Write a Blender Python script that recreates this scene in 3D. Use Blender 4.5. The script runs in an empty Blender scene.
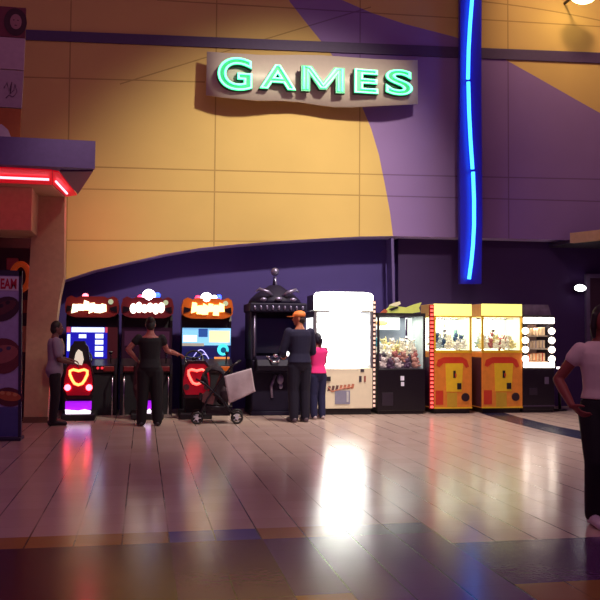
import bpy, bmesh, math, random
from mathutils import Vector, Matrix, Euler
random.seed(7)
PI = math.pi
scene = bpy.context.scene
C = scene.collection

# ------------------------------------------------------------------ camera
FPX, CAM_H = 820.0, 1.35
YAW, PITCH, ROLL = map(math.radians, (10.8, 2.58, 0.4))
fw = Vector((math.sin(YAW)*math.cos(PITCH), math.cos(YAW)*math.cos(PITCH), math.sin(PITCH)))
rt0 = Vector((math.cos(YAW), -math.sin(YAW), 0)); up0 = rt0.cross(fw)
rt = rt0*math.cos(ROLL) + up0*math.sin(ROLL)
up = up0*math.cos(ROLL) - rt0*math.sin(ROLL)
cam_d = bpy.data.cameras.new('camera'); cam = bpy.data.objects.new('camera', cam_d); C.objects.link(cam)
cam_d.sensor_width = 36; cam_d.sensor_fit = 'HORIZONTAL'; cam_d.lens = 36*FPX/600
cam_d.clip_end = 200
m3 = Matrix((rt, up, -fw)).transposed()
cam.matrix_world = Matrix.Translation((0, 0, CAM_H)) @ m3.to_4x4()
scene.camera = cam
scene.view_settings.view_transform = 'Standard'
scene.view_settings.look = 'None'
scene.view_settings.exposure = 0.0

def ray(px, py): return rt*((px-300)/FPX) - up*((py-300)/FPX) + fw
def U(px, py, Y):
    d = ray(px, py); return d*(Y/d.y) + Vector((0, 0, CAM_H))
def F(px, py, z=0.0):
    d = ray(px, py); return d*((z-CAM_H)/d.z) + Vector((0, 0, CAM_H))
def fx(px, Y, py=370): return U(px, py, Y).x
def fz(py, Y, px=300): return U(px, py, Y).z

# ------------------------------------------------------------------ materials
def lin(h):
    h = h.lstrip('#'); o = []
    for i in (0, 2, 4):
        v = int(h[i:i+2], 16)/255
        o.append(v/12.92 if v <= .04045 else ((v+.055)/1.055)**2.4)
    return (*o, 1)
MATS = {}
def mat(name, col, rough=.5, metal=0, emit=0, ecol=None, noise=.12, nscale=14, spec=.5):
    if name in MATS: return MATS[name]
    m = bpy.data.materials.new(name); m.use_nodes = True; nt = m.node_tree
    b = nt.nodes['Principled BSDF']
    c = lin(col)
    b.inputs['Roughness'].default_value = rough; b.inputs['Metallic'].default_value = metal
    b.inputs['Specular IOR Level'].default_value = spec
    if noise > 0:
        tc = nt.nodes.new('ShaderNodeTexCoord'); n = nt.nodes.new('ShaderNodeTexNoise')
        n.inputs['Scale'].default_value = nscale; n.inputs['Detail'].default_value = 3
        nt.links.new(tc.outputs['Object'], n.inputs['Vector'])
        mx = nt.nodes.new('ShaderNodeMix'); mx.data_type = 'RGBA'
        k = 1-noise*1.6; k2 = 1+noise
        mx.inputs[6].default_value = (c[0]*k, c[1]*k, c[2]*k, 1)
        mx.inputs[7].default_value = (min(1, c[0]*k2), min(1, c[1]*k2), min(1, c[2]*k2), 1)
        nt.links.new(n.outputs['Fac'], mx.inputs[0]); nt.links.new(mx.outputs[2], b.inputs['Base Color'])
    else:
        b.inputs['Base Color'].default_value = c
    if emit:
        b.inputs['Emission Color'].default_value = lin(ecol or col); b.inputs['Emission Strength'].default_value = emit
    MATS[name] = m; return m
def glass_mat():
    m = bpy.data.materials.new('clear_glass'); m.use_nodes = True; nt = m.node_tree
    for n in list(nt.nodes): nt.nodes.remove(n)
    o = nt.nodes.new('ShaderNodeOutputMaterial'); mx = nt.nodes.new('ShaderNodeMixShader')
    t = nt.nodes.new('ShaderNodeBsdfTransparent'); g = nt.nodes.new('ShaderNodeBsdfGlossy'); fr = nt.nodes.new('ShaderNodeFresnel')
    g.inputs['Roughness'].default_value = .05; fr.inputs['IOR'].default_value = 1.4
    t.inputs['Color'].default_value = (.95, .97, .97, 1)
    ge = nt.nodes.new('ShaderNodeNewGeometry'); iv_ = nt.nodes.new('ShaderNodeMath'); iv_.operation = 'SUBTRACT'; iv_.inputs[0].default_value = 1; nt.links.new(ge.outputs['Backfacing'], iv_.inputs[1])
    ml = nt.nodes.new('ShaderNodeMath'); ml.operation = 'MULTIPLY'; nt.links.new(fr.outputs[0], ml.inputs[0]); nt.links.new(iv_.outputs[0], ml.inputs[1])
    nt.links.new(ml.outputs[0], mx.inputs[0]); nt.links.new(t.outputs[0], mx.inputs[1]); nt.links.new(g.outputs[0], mx.inputs[2])
    nt.links.new(mx.outputs[0], o.inputs['Surface']); return m
GLASS = glass_mat()

# ------------------------------------------------------------------ mesh builder
class MB:
    def __init__(s, *mats):
        s.bm = bmesh.new(); s.mats = list(mats); s.mi = 0; s.sm = False
    def use(s, m):
        if m not in s.mats: s.mats.append(m)
        s.mi = s.mats.index(m); return s
    def _fin(s, n0, smooth=None):
        s.bm.faces.ensure_lookup_table()
        sm = s.sm if smooth is None else smooth
        for f in s.bm.faces[n0:]:
            f.material_index = s.mi; f.smooth = sm
        return s
    def box(s, x0, x1, y0, y1, z0, z1, bev=0, seg=2, M=None):
        n0 = len(s.bm.faces)
        mt = Matrix.Translation(((x0+x1)/2, (y0+y1)/2, (z0+z1)/2)) @ Matrix.Diagonal((abs(x1-x0), abs(y1-y0), abs(z1-z0), 1))
        if M is not None: mt = M @ mt
        r = bmesh.ops.create_cube(s.bm, size=1, matrix=mt)
        if bev:
            es = list({e for v in r['verts'] for e in v.link_edges})
            bmesh.ops.bevel(s.bm, geom=es, offset=bev, segments=seg, affect='EDGES', profile=.5)
            # bevel removes / re-creates faces so mark everything of the fresh island
            s.bm.faces.ensure_lookup_table()
            n0 = min(n0, len(s.bm.faces)-1)
        return s._fin(n0, False)
    def cyl(s, p0, p1, r0, r1=None, n=16, smooth=True):
        r1 = r0 if r1 is None else r1
        p0, p1 = Vector(p0), Vector(p1); d = p1-p0; n0 = len(s.bm.faces)
        q = d.to_track_quat('Z', 'Y').to_matrix().to_4x4()
        bmesh.ops.create_cone(s.bm, cap_ends=True, segments=n, radius1=r0, radius2=r1, depth=d.length,
                              matrix=Matrix.Translation((p0+p1)/2) @ q)
        return s._fin(n0, smooth and n > 8)
    def ball(s, c, r, n=14, M=None):
        if not hasattr(r, '__len__'): r = (r, r, r)
        n0 = len(s.bm.faces)
        mt = Matrix.Translation(c) @ (M if M is not None else Matrix()) @ Matrix.Diagonal((*r, 1))
        bmesh.ops.create_uvsphere(s.bm, u_segments=n, v_segments=max(6, n*2//3), radius=1, matrix=mt)
        return s._fin(n0, True)
    def loft(s, rings, n=18, closed=True):
        """rings: (centre, axis_x, axis_y) ellipse rings"""
        n0 = len(s.bm.faces); rr = []
        for c, ax, ay in rings:
            c, ax, ay = Vector(c), Vector(ax), Vector(ay)
            rr.append([s.bm.verts.new(c + ax*math.cos(2*PI*k/n) + ay*math.sin(2*PI*k/n)) for k in range(n)])
        for a, b in zip(rr, rr[1:]):
            for k in range(n): s.bm.faces.new((a[k], a[(k+1) % n], b[(k+1) % n], b[k]))
        if closed:
            s.bm.faces.new(rr[0][::-1]); s.bm.faces.new(rr[-1])
        return s._fin(n0, True)
    def trunk(s, rows, n=18):   # rows: (x,y,z,rx,ry)
        return s.loft([((x, y, z), (rx, 0, 0), (0, ry, 0)) for x, y, z, rx, ry in rows], n)
    def tube(s, pts, r, n=8, loop=False):
        pts = [Vector(p) for p in pts]; N = len(pts); n0 = len(s.bm.faces); rr = []
        ref = None
        for i, p in enumerate(pts):
            if loop: t = pts[(i+1) % N]-pts[i-1]
            else: t = pts[min(i+1, N-1)]-pts[max(i-1, 0)]
            t.normalize()
            if ref is None: ref = Vector((0, 0, 1)) if abs(t.z) < .9 else Vector((1, 0, 0))
            a = (ref - t*ref.dot(t)).normalized(); b = t.cross(a); ref = a
            ri = r[i] if hasattr(r, '__len__') else r
            rr.append([s.bm.verts.new(p + (a*math.cos(2*PI*k/n) + b*math.sin(2*PI*k/n))*ri) for k in range(n)])
        pr = list(zip(rr, rr[1:])) + ([(rr[-1], rr[0])] if loop else [])
        for a, b in pr:
            for k in range(n): s.bm.faces.new((a[k], a[(k+1) % n], b[(k+1) % n], b[k]))
        if not loop:
            s.bm.faces.new(rr[0][::-1]); s.bm.faces.new(rr[-1])
        return s._fin(n0, True)
    def prism(s, pts, d0, d1, axis='y', M=None):
        """outline pts extruded along axis; y: pts are (x,z); x: (y,z); z: (x,y)"""
        n0 = len(s.bm.faces)
        def co(p, d):
            v = {'y': (p[0], d, p[1]), 'x': (d, p[0], p[1]), 'z': (p[0], p[1], d)}[axis]
            v = Vector(v); return M @ v if M is not None else v
        a = [s.bm.verts.new(co(p, d0)) for p in pts]; b = [s.bm.verts.new(co(p, d1)) for p in pts]
        s.bm.faces.new(a); s.bm.faces.new(b[::-1]); N = len(pts)
        for k in range(N): s.bm.faces.new((a[(k+1) % N], a[k], b[k], b[(k+1) % N]))
        return s._fin(n0, False)
    def poly(s, vs):
        n0 = len(s.bm.faces); s.bm.faces.new([s.bm.verts.new(v) for v in vs]); return s._fin(n0, False)
    def disc(s, c, r, y0, y1, n=20, rz=None):
        rz = rz or r
        return s.prism([(c[0]+r*math.cos(2*PI*k/n), c[1]+rz*math.sin(2*PI*k/n)) for k in range(n)], y0, y1)
    def text(s, body, size, M, extrude=.01, offset=0, tube=0, spacing=1):
        cu = bpy.data.curves.new('t', 'FONT'); cu.body = body; cu.size = size; cu.align_x = 'CENTER'
        cu.extrude = extrude; cu.offset = offset; cu.space_character = spacing
        if tube: cu.extrude = 0; cu.fill_mode = 'NONE'; cu.bevel_depth = tube; cu.bevel_resolution = 1
        o = bpy.data.objects.new('t', cu); C.objects.link(o)
        me = bpy.data.meshes.new_from_object(o.evaluated_get(bpy.context.evaluated_depsgraph_get()))
        me.transform(M); n0 = len(s.bm.faces); s.bm.from_mesh(me); s._fin(n0)
        bpy.data.objects.remove(o); bpy.data.curves.remove(cu); bpy.data.meshes.remove(me); return s
    def build(s, name, parent=None, recalc=True):
        if recalc: bmesh.ops.recalc_face_normals(s.bm, faces=s.bm.faces[:])
        me = bpy.data.meshes.new(name); s.bm.to_mesh(me); s.bm.free()
        for m in s.mats: me.materials.append(m)
        o = bpy.data.objects.new(name, me); C.objects.link(o)
        if parent: o.parent = parent
        return o
def build_each(mb, name, parent=None):
    """one object for every loose piece"""
    bm = mb.bm; left = set(bm.faces); groups = []
    while left:
        f0 = left.pop(); st_ = [f0]; g_ = [f0]
        while st_:
            for e in st_.pop().edges:
                for f in e.link_faces:
                    if f in left: left.remove(f); g_.append(f); st_.append(f)
        groups.append(g_)
    outs = []
    for g_ in groups:
        q = MB(*mb.mats); vm_ = {}
        for f in g_:
            nf = q.bm.faces.new([vm_.setdefault(v, None) or vm_.__setitem__(v, q.bm.verts.new(v.co)) or vm_[v] for v in f.verts])
            nf.material_index = f.material_index; nf.smooth = f.smooth
        outs.append(q.build(name, parent))
    bm.free(); return outs
def remesh(mb, name, m, parent, voxel, smooth=3):
    me = bpy.data.meshes.new('tmp'); bmesh.ops.recalc_face_normals(mb.bm, faces=mb.bm.faces[:]); mb.bm.to_mesh(me); mb.bm.free()
    t = bpy.data.objects.new('tmp', me); C.objects.link(t)
    r = t.modifiers.new('r', 'REMESH'); r.mode = 'VOXEL'; r.voxel_size = voxel; r.use_smooth_shade = True
    if smooth:
        q = t.modifiers.new('s', 'SMOOTH'); q.iterations = smooth; q.factor = .5
    new = bpy.data.meshes.new_from_object(t.evaluated_get(bpy.context.evaluated_depsgraph_get()))
    bpy.data.objects.remove(t); bpy.data.meshes.remove(me)
    new.name = name; new.materials.clear(); new.materials.append(m)
    for p in new.polygons: p.use_smooth = True; p.material_index = 0
    o = bpy.data.objects.new(name, new); C.objects.link(o)
    if parent: o.parent = parent
    return o
def tag(o, label, cat, group=None):
    o['label'] = label; o['category'] = cat
    if group: o['group'] = group
    return o
def thing(name, label, cat, loc=(0, 0, 0), rotz=0, group=None):
    o = bpy.data.objects.new(name, None); C.objects.link(o); o.location = loc; o.rotation_euler = (0, 0, rotz)
    o.empty_display_size = .1
    return tag(o, label, cat, group)
def struct(mb, name, recalc=True):
    o = mb.build(name, None, recalc); o['kind'] = 'structure'; return o
def dup(root, loc, rotz=None, label=None, group=None):
    r = root.copy(); C.objects.link(r); r.location = loc
    if rotz is not None: r.rotation_euler = (0, 0, rotz)
    if label: r['label'] = label
    if group: r['group'] = group
    for ch in list(root.children):
        c = ch.copy(); C.objects.link(c); c.parent = r
        for g in list(ch.children):
            d = g.copy(); C.objects.link(d); d.parent = c
    return r

# ================================================================== SETTING
YF, YW, YD = 13.95, 14.90, 15.45        # machine fronts, painted upper wall, dark alcove wall

# ---- floor: 0.305 m tiles with coloured accent tiles
def floor_mat():
    m = bpy.data.materials.new('mall_floor_tile'); m.use_nodes = True; nt = m.node_tree; N = nt.nodes; L = nt.links
    b = N['Principled BSDF']
    tc = N.new('ShaderNodeTexCoord'); sx = N.new('ShaderNodeSeparateXYZ'); L.new(tc.outputs['Object'], sx.inputs[0])
    def M(op, a, b_=None, c_=None):
        n = N.new('ShaderNodeMath'); n.operation = op
        for i, v in enumerate((a, b_, c_)):
            if v is None: continue
            if isinstance(v, (int, float)): n.inputs[i].default_value = v
            else: L.new(v, n.inputs[i])
        return n.outputs[0]
    T = .305
    u = M('DIVIDE', M('SUBTRACT', sx.outputs[0], .19), T); v = M('DIVIDE', M('SUBTRACT', sx.outputs[1], 4.27), T)
    iu, iv = M('FLOOR', u), M('FLOOR', v)
    def edge(w, a): return M('LESS_THAN', M('MINIMUM', M('FRACT', a), M('SUBTRACT', 1, M('FRACT', a))), w)
    gx, gy = edge(.018, u), edge(.010, v)
    # slow wear mask so that some joints fade
    nz = N.new('ShaderNodeTexNoise'); nz.inputs['Scale'].default_value = .9; L.new(tc.outputs['Object'], nz.inputs['Vector'])
    wn = N.new('ShaderNodeTexWhiteNoise'); wn.noise_dimensions = '2D'
    cv = N.new('ShaderNodeCombineXYZ'); L.new(iu, cv.inputs[0]); L.new(iv, cv.inputs[1]); L.new(cv.outputs[0], wn.inputs['Vector'])
    def mix(fac, a, b_):
        n = N.new('ShaderNodeMix'); n.data_type = 'RGBA'
        if isinstance(fac, (int, float)): n.inputs[0].default_value = fac
        else: L.new(fac, n.inputs[0])
        for i, q in ((6, a), (7, b_)):
            if isinstance(q, tuple): n.inputs[i].default_value = q
            else: L.new(q, n.inputs[i])
        return n.outputs[2]
    col = mix(wn.outputs['Value'], lin('c4aa9e'), lin('cdb4a8'))
    def rect(i0, i1, j0, j1):
        r = None
        for a in (M('GREATER_THAN', iu, i0-.5), M('LESS_THAN', iu, i1+.5), M('GREATER_THAN', iv, j0-.5), M('LESS_THAN', iv, j1+.5)):
            r = a if r is None else M('MULTIPLY', r, a)
        return r
    for (i0, i1, j0, j1, c) in PATTERN: col = mix(rect(i0, i1, j0, j1), col, lin(c))
    col = mix(M('MULTIPLY', gy, .18), col, lin('3a2a2a'))
    col = mix(M('MULTIPLY', gx, M('MINIMUM', M('MAXIMUM', M('MULTIPLY_ADD', nz.outputs['Fac'], 4.5, -1.6), .15), .95)), col, lin('241a1c'))
    L.new(col, b.inputs['Base Color'])
    n2 = N.new('ShaderNodeTexNoise'); n2.inputs['Scale'].default_value = 5; L.new(tc.outputs['Object'], n2.inputs['Vector'])
    L.new(M('MULTIPLY_ADD', n2.outputs['Fac'], .07, .155), b.inputs['Roughness'])
    b.inputs['Specular IOR Level'].default_value = .38
    bp = N.new('ShaderNodeBump'); bp.inputs['Strength'].default_value = .06; bp.inputs['Distance'].default_value = .01
    n3 = N.new('ShaderNodeTexNoise'); n3.inputs['Scale'].default_value = 26; L.new(tc.outputs['Object'], n3.inputs['Vector'])
    L.new(n3.outputs['Fac'], bp.inputs['Height']); L.new(bp.outputs[0], b.inputs['Normal'])
    return m
PATTERN = [(-40, -1, -9, 3, '4a2230'), (-40, -1, 4, 4, 'a5753a'), (0, 1, -9, 3, '663058'), (0, 1, 4, 4, '5850a4'),
           (2, 5, -9, 3, '6a3f80'), (2, 4, 4, 4, 'b58a60'), (4, 5, 4, 4, '5f4f80'), (6, 40, -9, 2, '5c3a68'),
           (2, 2, -3, -1, 'b07a50'), (6, 7, -3, -1, '9a7040')]
f = MB(floor_mat()); f.poly([(-12, -4, 0), (16, -4, 0), (16, 17, 0), (-12, 17, 0)]); struct(f, 'floor')
# inlaid dark stripe that curves across the floor at the right
st = MB(mat('stripe_tile', '2b2c48', .22))
lo = [F(480, 413), F(500, 419.5), F(520, 425), F(552, 433), F(584, 440), F(640, 452), F(760, 474)]
hi = [F(505, 413.2), F(522, 418), F(540, 422.5), F(560, 427), F(581, 431), F(650, 443), F(790, 464)]
for k in range(len(lo)-1):
    st.poly([(p.x, p.y, .002) for p in (lo[k], lo[k+1], hi[k+1], hi[k])])
struct(st, 'trim_1')

# ---- painted back wall
def wall_mat(name, col, var=.07):
    m = bpy.data.materials.new(name); m.use_nodes = True; nt = m.node_tree; N = nt.nodes; L = nt.links
    b = N['Principled BSDF']; tc = N.new('ShaderNodeTexCoord'); sx = N.new('ShaderNodeSeparateXYZ'); L.new(tc.outputs['Object'], sx.inputs[0])
    def M(op, a, b_=None, c_=None):
        n = N.new('ShaderNodeMath'); n.operation = op
        for i, v in enumerate((a, b_, c_)):
            if v is None: continue
            if isinstance(v, (int, float)): n.inputs[i].default_value = v
            else: L.new(v, n.inputs[i])
        return n.outputs[0]
    X, Z = sx.outputs[0], sx.outputs[2]; tot = None
    for line in GROOVES:
        if line[0] == 'v':
            a = M('LESS_THAN', M('ABSOLUTE', M('SUBTRACT', X, line[1])), .012)
        else:   # quadratic z = a + b x + c x^2 between x0..x1
            _, a0, b0, c0, x0, x1 = line
            zz = M('MULTIPLY_ADD', M('MULTIPLY_ADD', X, c0, b0), X, a0)
            a = M('LESS_THAN', M('ABSOLUTE', M('SUBTRACT', Z, zz)), .012)
            a = M('MULTIPLY', a, M('MULTIPLY', M('GREATER_THAN', X, x0), M('LESS_THAN', X, x1)))
        tot = a if tot is None else M('MAXIMUM', tot, a)
    n = N.new('ShaderNodeTexNoise'); n.inputs['Scale'].default_value = 1.3; n.inputs['Detail'].default_value = 5; L.new(tc.outputs['Object'], n.inputs['Vector'])
    c = lin(col)
    def mix(fac, a, b_):
        q = N.new('ShaderNodeMix'); q.data_type = 'RGBA'; L.new(fac, q.inputs[0])
        for i, w in ((6, a), (7, b_)):
            if isinstance(w, tuple): q.inputs[i].default_value = w
            else: L.new(w, q.inputs[i])
        return q.outputs[2]
    cc = mix(n.outputs['Fac'], tuple(v*(1-var) for v in c[:3])+(1,), tuple(min(1, v*(1+var)) for v in c[:3])+(1,))
    cc = mix(M('MULTIPLY', tot, .5), cc, (c[0]*.25, c[1]*.16, c[2]*.12, 1))
    L.new(cc, b.inputs['Base Color']); b.inputs['Roughness'].default_value = .75; b.inputs['Specular IOR Level'].default_value = .2
    return m
def quad_from(pts):   # exact quadratic (or straight line) through pixel points on the wall
    P = [U(x, y, YW) for x, y in pts]
    if len(P) == 2:
        s = (P[1].z-P[0].z)/(P[1].x-P[0].x); return ('q', P[0].z-s*P[0].x, s, 0.0, min(P[0].x, P[1].x), max(P[0].x, P[1].x))
    (x0, z0), (x1, z1), (x2, z2) = [(p.x, p.z) for p in P]
    d = (x0-x1)*(x0-x2)*(x1-x2)
    c = (x2*(z1-z0)+x1*(z0-z2)+x0*(z2-z1))/d
    b = (x2*x2*(z0-z1)+x1*x1*(z2-z0)+x0*x0*(z1-z2))/d
    a = z0-b*x0-c*x0*x0
    return ('q', a, b, c, min(x0, x1, x2), max(x0, x1, x2))
GROOVES = [quad_from([(60, 166), (240, 171), (640, 180)]), quad_from([(40, 188), (240, 192.5), (640, 202.5)]),
           quad_from([(20, 240), (400, 242)]), quad_from([(20, 77), (205, 82)]), quad_from([(157, 0), (640, 29)]),
           quad_from([(120, 84), (230, 50), (371, 7)]), quad_from([(440, -2), (545, 10), (640, 30)]),
           ('v', U(215, 150, YW).x), ('v', U(70, 60, YW).x), ('v', U(360, 60, YW).x), ('v', U(508, 60, YW).x)]
W_Y, W_P = wall_mat('yellow_painted_wall', 'd0ae6c'), wall_mat('purple_painted_wall', '8c70a6')
def W(px, py, Y=YW): p = U(px, py, Y); return (p.x, Y, p.z)
left_edge = [(283, -12), (290, 2), (308, 25), (330, 52), (346, 76), (360, 102), (371, 128), (379, 155), (385, 185), (390, 212), (393, 236)]
top_edge = [(318, -12), (342, 0), (372, 13), (405, 24), (432, 31), (455, 37), (480, 47), (506, 60), (540, 79), (575, 99), (600, 113), (660, 150)]
arc = [(-40, 318), (20, 294), (64, 280), (95, 270), (130, 262), (165, 254), (200, 248), (240, 244), (280, 241), (320, 238.5), (360, 236.5), (393, 236)]
rlow = [(430, 237), (480, 238), (540, 239.5), (600, 241), (700, 244)]
TOPY = -110
w = MB(W_Y)
w.poly([W(*p) for p in [(-90, TOPY-20), (283, TOPY)] + left_edge + arc[::-1] + [(-90, 330)]])
w.poly([W(*p) for p in [(318, TOPY), (760, TOPY+20), (760, 190)] + [(660, 150)] + top_edge[::-1][1:]])
w.use(W_P)
w.poly([W(*p) for p in [(283, TOPY), (318, TOPY)] + top_edge + [(760, 190), (760, 246)] + rlow[::-1] + left_edge[::-1]])
wo = struct(w, 'wall_back', recalc=False)
wo.data.update()
# thickness of the upper wall along its curving lower edge
sof = MB(mat('soffit_purple', 'd0b8f0', .7, noise=.05))
line = [(-90, 330)] + arc + rlow + [(760, 246)]
P = [W(*p) for p in line]
for a, b in zip(P, P[1:]): sof.poly([a, b, (b[0], YD, b[2]), (a[0], YD, a[2])])
struct(sof, 'trim_2')
# dark wall under it
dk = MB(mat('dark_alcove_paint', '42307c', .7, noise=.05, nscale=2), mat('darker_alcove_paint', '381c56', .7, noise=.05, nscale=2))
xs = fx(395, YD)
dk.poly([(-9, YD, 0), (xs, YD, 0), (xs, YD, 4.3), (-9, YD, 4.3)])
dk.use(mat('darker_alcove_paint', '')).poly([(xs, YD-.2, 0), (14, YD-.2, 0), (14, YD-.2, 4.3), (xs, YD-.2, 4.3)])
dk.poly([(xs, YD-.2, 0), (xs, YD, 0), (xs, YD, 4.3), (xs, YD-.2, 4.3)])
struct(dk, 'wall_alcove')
# alcove corner strip; its lit edge is put in as a paler colour
cs = MB(mat('corner_strip_lit_edge', '5f4c86', .6))
a0, a1 = U(391, 238, YW+.03), U(394.5, 300, YW+.03); 
cs.prism([(a0.x, a0.z), (a0.x+.05, a0.z), (a1.x+.06, .05), (a1.x+.01, .05)], YW+.02, YD-.21)
struct(cs, 'trim_3')
# long dark band high on the wall
bd = MB(mat('dark_band_purple', '4a3560', .6))
b0, b1 = U(-40, 27.5, YW), U(660, 55.5, YW); b2, b3 = U(660, 66, YW), U(-40, 37.5, YW)
bd.prism([(b0.x, b0.z), (b1.x, b1.z), (b2.x, b2.z), (b3.x, b3.z)], YW-.03, YW-.002)
struct(bd, 'trim_4')

# ---- food kiosk front at the left: pillar, header, interior
YK = 13.25
KP = mat('kiosk_beige_paint', 'c09a7c', .7)
pl = MB(KP)
out = [(31.5, 195), (64.5, 195), (64, 276), (59, 300), (53.5, 345), (49, 390), (47, 424.5), (23.5, 425), (27, 310), (31, 240)]
pp = [U(x, y, YK) for x, y in out]; z3 = pp[0].z
pl.prism([(p.x, max(0, p.z) if i not in (6, 7) else 0) for i, p in enumerate(pp)], YK, YK+.32)
struct(pl, 'wall_left')
hd = MB(KP); hx = pp[0].x
zb = fz(230, 12.5, 20)
hd.box(-4.2, fx(31.5, 12.5, 210), 12.5, YK+.3, zb, U(70, 196, YK).z-.022)
struct(hd, 'wall_left')
ki = MB(mat('kiosk_inside_maroon', '5a1f2a', .7))
ki.box(-4.2, hx-.05, YK+1.2, YK+1.25, 0, z3)
ki.box(-4.2, hx-.05, YK+.3, YK+1.2, z3-.06, z3-.01)
struct(ki, 'wall_left')
kb = MB(mat('kiosk_skirting', '6b4a3c', .6)); kx0, kx1 = pp[7].x, pp[6].x
kb.prism([(kx0-.01, 0), (kx1+.01, 0), (kx1+.014, .09), (kx0-.014, .09)], YK-.015, YK-.001)
struct(kb, 'baseboard_left')

# canopy with red neon
zc = U(70, 196, YK).z
def ycan(px, py): d = ray(px, py); return d*((zc-CAM_H)/d.z)
cf = ycan(95, 168.5); YC = cf.y; zt = U(95, 141, YC).z; xb = U(69, 196, YK).x
can = thing('canopy', 'dark purple shop canopy lined with red neon above the poster stand at left', 'canopy', (-2.5, YC, 0))
c = MB(mat('canopy_violet', '66518a', .55))
O = Vector((-2.5, YC, 0))
outl = [(-4.2, YC), (cf.x, YC), (xb, YK+.06), (-4.2, YK+.06)]
c.prism([(x-O.x, y-O.y) for x, y in outl], zc, zt, 'z'); c.build('canopy_body', can)
YH2 = 12.35
def pnl(name, m, pts, th=.02, l=None):
    q = MB(m); q.prism([(x-O.x, y-O.y) for x, y in pts], zc-th, zc-.001, 'z'); o = q.build(name, can)
    if l: o['label'] = l
def gp(px, py): d = ray(px, py); v = d*((zc-CAM_H)/d.z); return (v.x, v.y)
pnl('soffit_panel', mat('canopy_soffit_neon_glow', 'e02838', .5, emit=.35, ecol='ff1028'), [(-4.1, YC+.05), gp(52, 169.5), gp(52, 183.5), (-4.1, gp(52, 183.5)[1])], .02, 'soffit strip painted with red neon glow')  # the neon's red glow is put into the strip's colour and emission
pnl('soffit_panel', mat('canopy_soffit_neon_glow', ''), [gp(52.5, 170), gp(59, 171), gp(77, 194), gp(66, 195.5), gp(52.5, 183)], .02, 'soffit strip painted with red neon glow')
pnl('soffit_panel', mat('soffit_violet', '5a3a60', .6), [gp(60, 170), gp(93, 170), gp(78, 193)], .02, 'violet soffit corner')
pnl('soffit_panel', mat('kiosk_beige_paint', ''), [(-4.1, gp(52, 184)[1]), gp(51.5, 184), gp(64, 195.8), (-4.1, YK-.0)], .02, 'beige soffit')
NR = mat('red_neon', 'ff5a68', .4, emit=4, ecol='ff8896', noise=0)
def at_z(px, py, z): d = ray(px, py); return d*((z-CAM_H)/d.z) + Vector((0, 0, CAM_H)) - O
zn = zc-.06
t = MB(NR)
n0 = at_z(49, 179.5, zn)
t.tube([(-1.6, n0.y, zn), n0], .017, 10); t.build('neon_tube', can)
t = MB(NR); n1, n2 = at_z(56, 181.5, zn), at_z(67, 193.5, zn)
t.tube([n1, n2], .016, 10); t.build('neon_tube', can)

# stacked advertisement board standing on the canopy
YB = YC+.5
AB = thing('advertisement_board', 'tall advertisement board of stacked panels standing on the dark canopy', 'sign', (fx(-20, YB), YB, zt))
ox, oz = AB.location.x, AB.location.z
def adp(name, y0, y1, m, l, x1a=25, x1b=None):
    q = MB(m); a, b = U(x1a, y0, YB), U(x1b or x1a, y1, YB)
    q.prism([(-1.2, a.z-oz), (a.x-ox, a.z-oz), (b.x-ox, max(0, b.z-oz) if y1 < 139 else 0), (-1.2, max(0, b.z-oz) if y1 < 139 else 0)], 0, .05)
    o = q.build(name, AB); o['label'] = l; return o
pt = adp('portrait_panel', 8, 38, mat('ad_maroon', '6a2038', .6), 'maroon panel with a portrait', 26, 25)
adp('blank_panel', 38.6, 70, mat('ad_grey', 'b79aa8', .6), 'pale blank panel', 25, 23.5)
dp = adp('drawing_panel', 71, 108, mat('ad_grey2', 'ab90a0', .6), 'pale panel with line drawing', 23.5, 21.5)
adp('orange_panel', 109, 139.5, mat('ad_orange', 'b5622a', .6), 'orange panel', 21, 20)
# simple anonymous portrait and scribble
def onb(px, py): p = U(px, py, YB); return p.x-ox, p.z-oz
q = MB(mat('ad_hair', '3a1426', .7)); cx, cz = onb(15.5, 22); q.disc((cx, cz), .15, -.008, 0, 18, .19)
q.use(mat('ad_skin', '9a6a72', .7)); cx, cz = onb(16, 22); q.disc((cx, cz), .075, -.014, -.008, 16, .105)
q.use(mat('ad_hair', '')); q.disc((cx-.028, cz+.02), .012, -.017, -.014, 8, .007); q.disc((cx+.028, cz+.02), .012, -.017, -.014, 8, .007); q.disc((cx, cz-.05), .02, -.017, -.014, 8, .006)
q.build('portrait', pt)
q = MB(mat('ad_scribble', '8a6a82', .7))
sq_ = [(4, 88), (7, 83), (9, 91), (12, 82), (10, 94), (14, 90), (15, 84), (17, 92), (13, 97), (9, 95), (6, 98)]
q.tube([(onb(*p)[0], -.003, onb(*p)[1]) for p in sq_], .008, 5)
q.build('drawing', dp)
q = MB(mat('ad_white', 'cdbcc6', .6)); cx, cz = onb(1, 138); hh = onb(1, 124)[1]-cz
q.prism([(cx-.2, cz+.01), (cx+.13, cz+.01), (cx+.09, cz+hh*.6), (cx, cz+hh)], -.01, -.001); o = q.build('cone_motif', AB); o['label'] = 'white cone motif'

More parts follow.
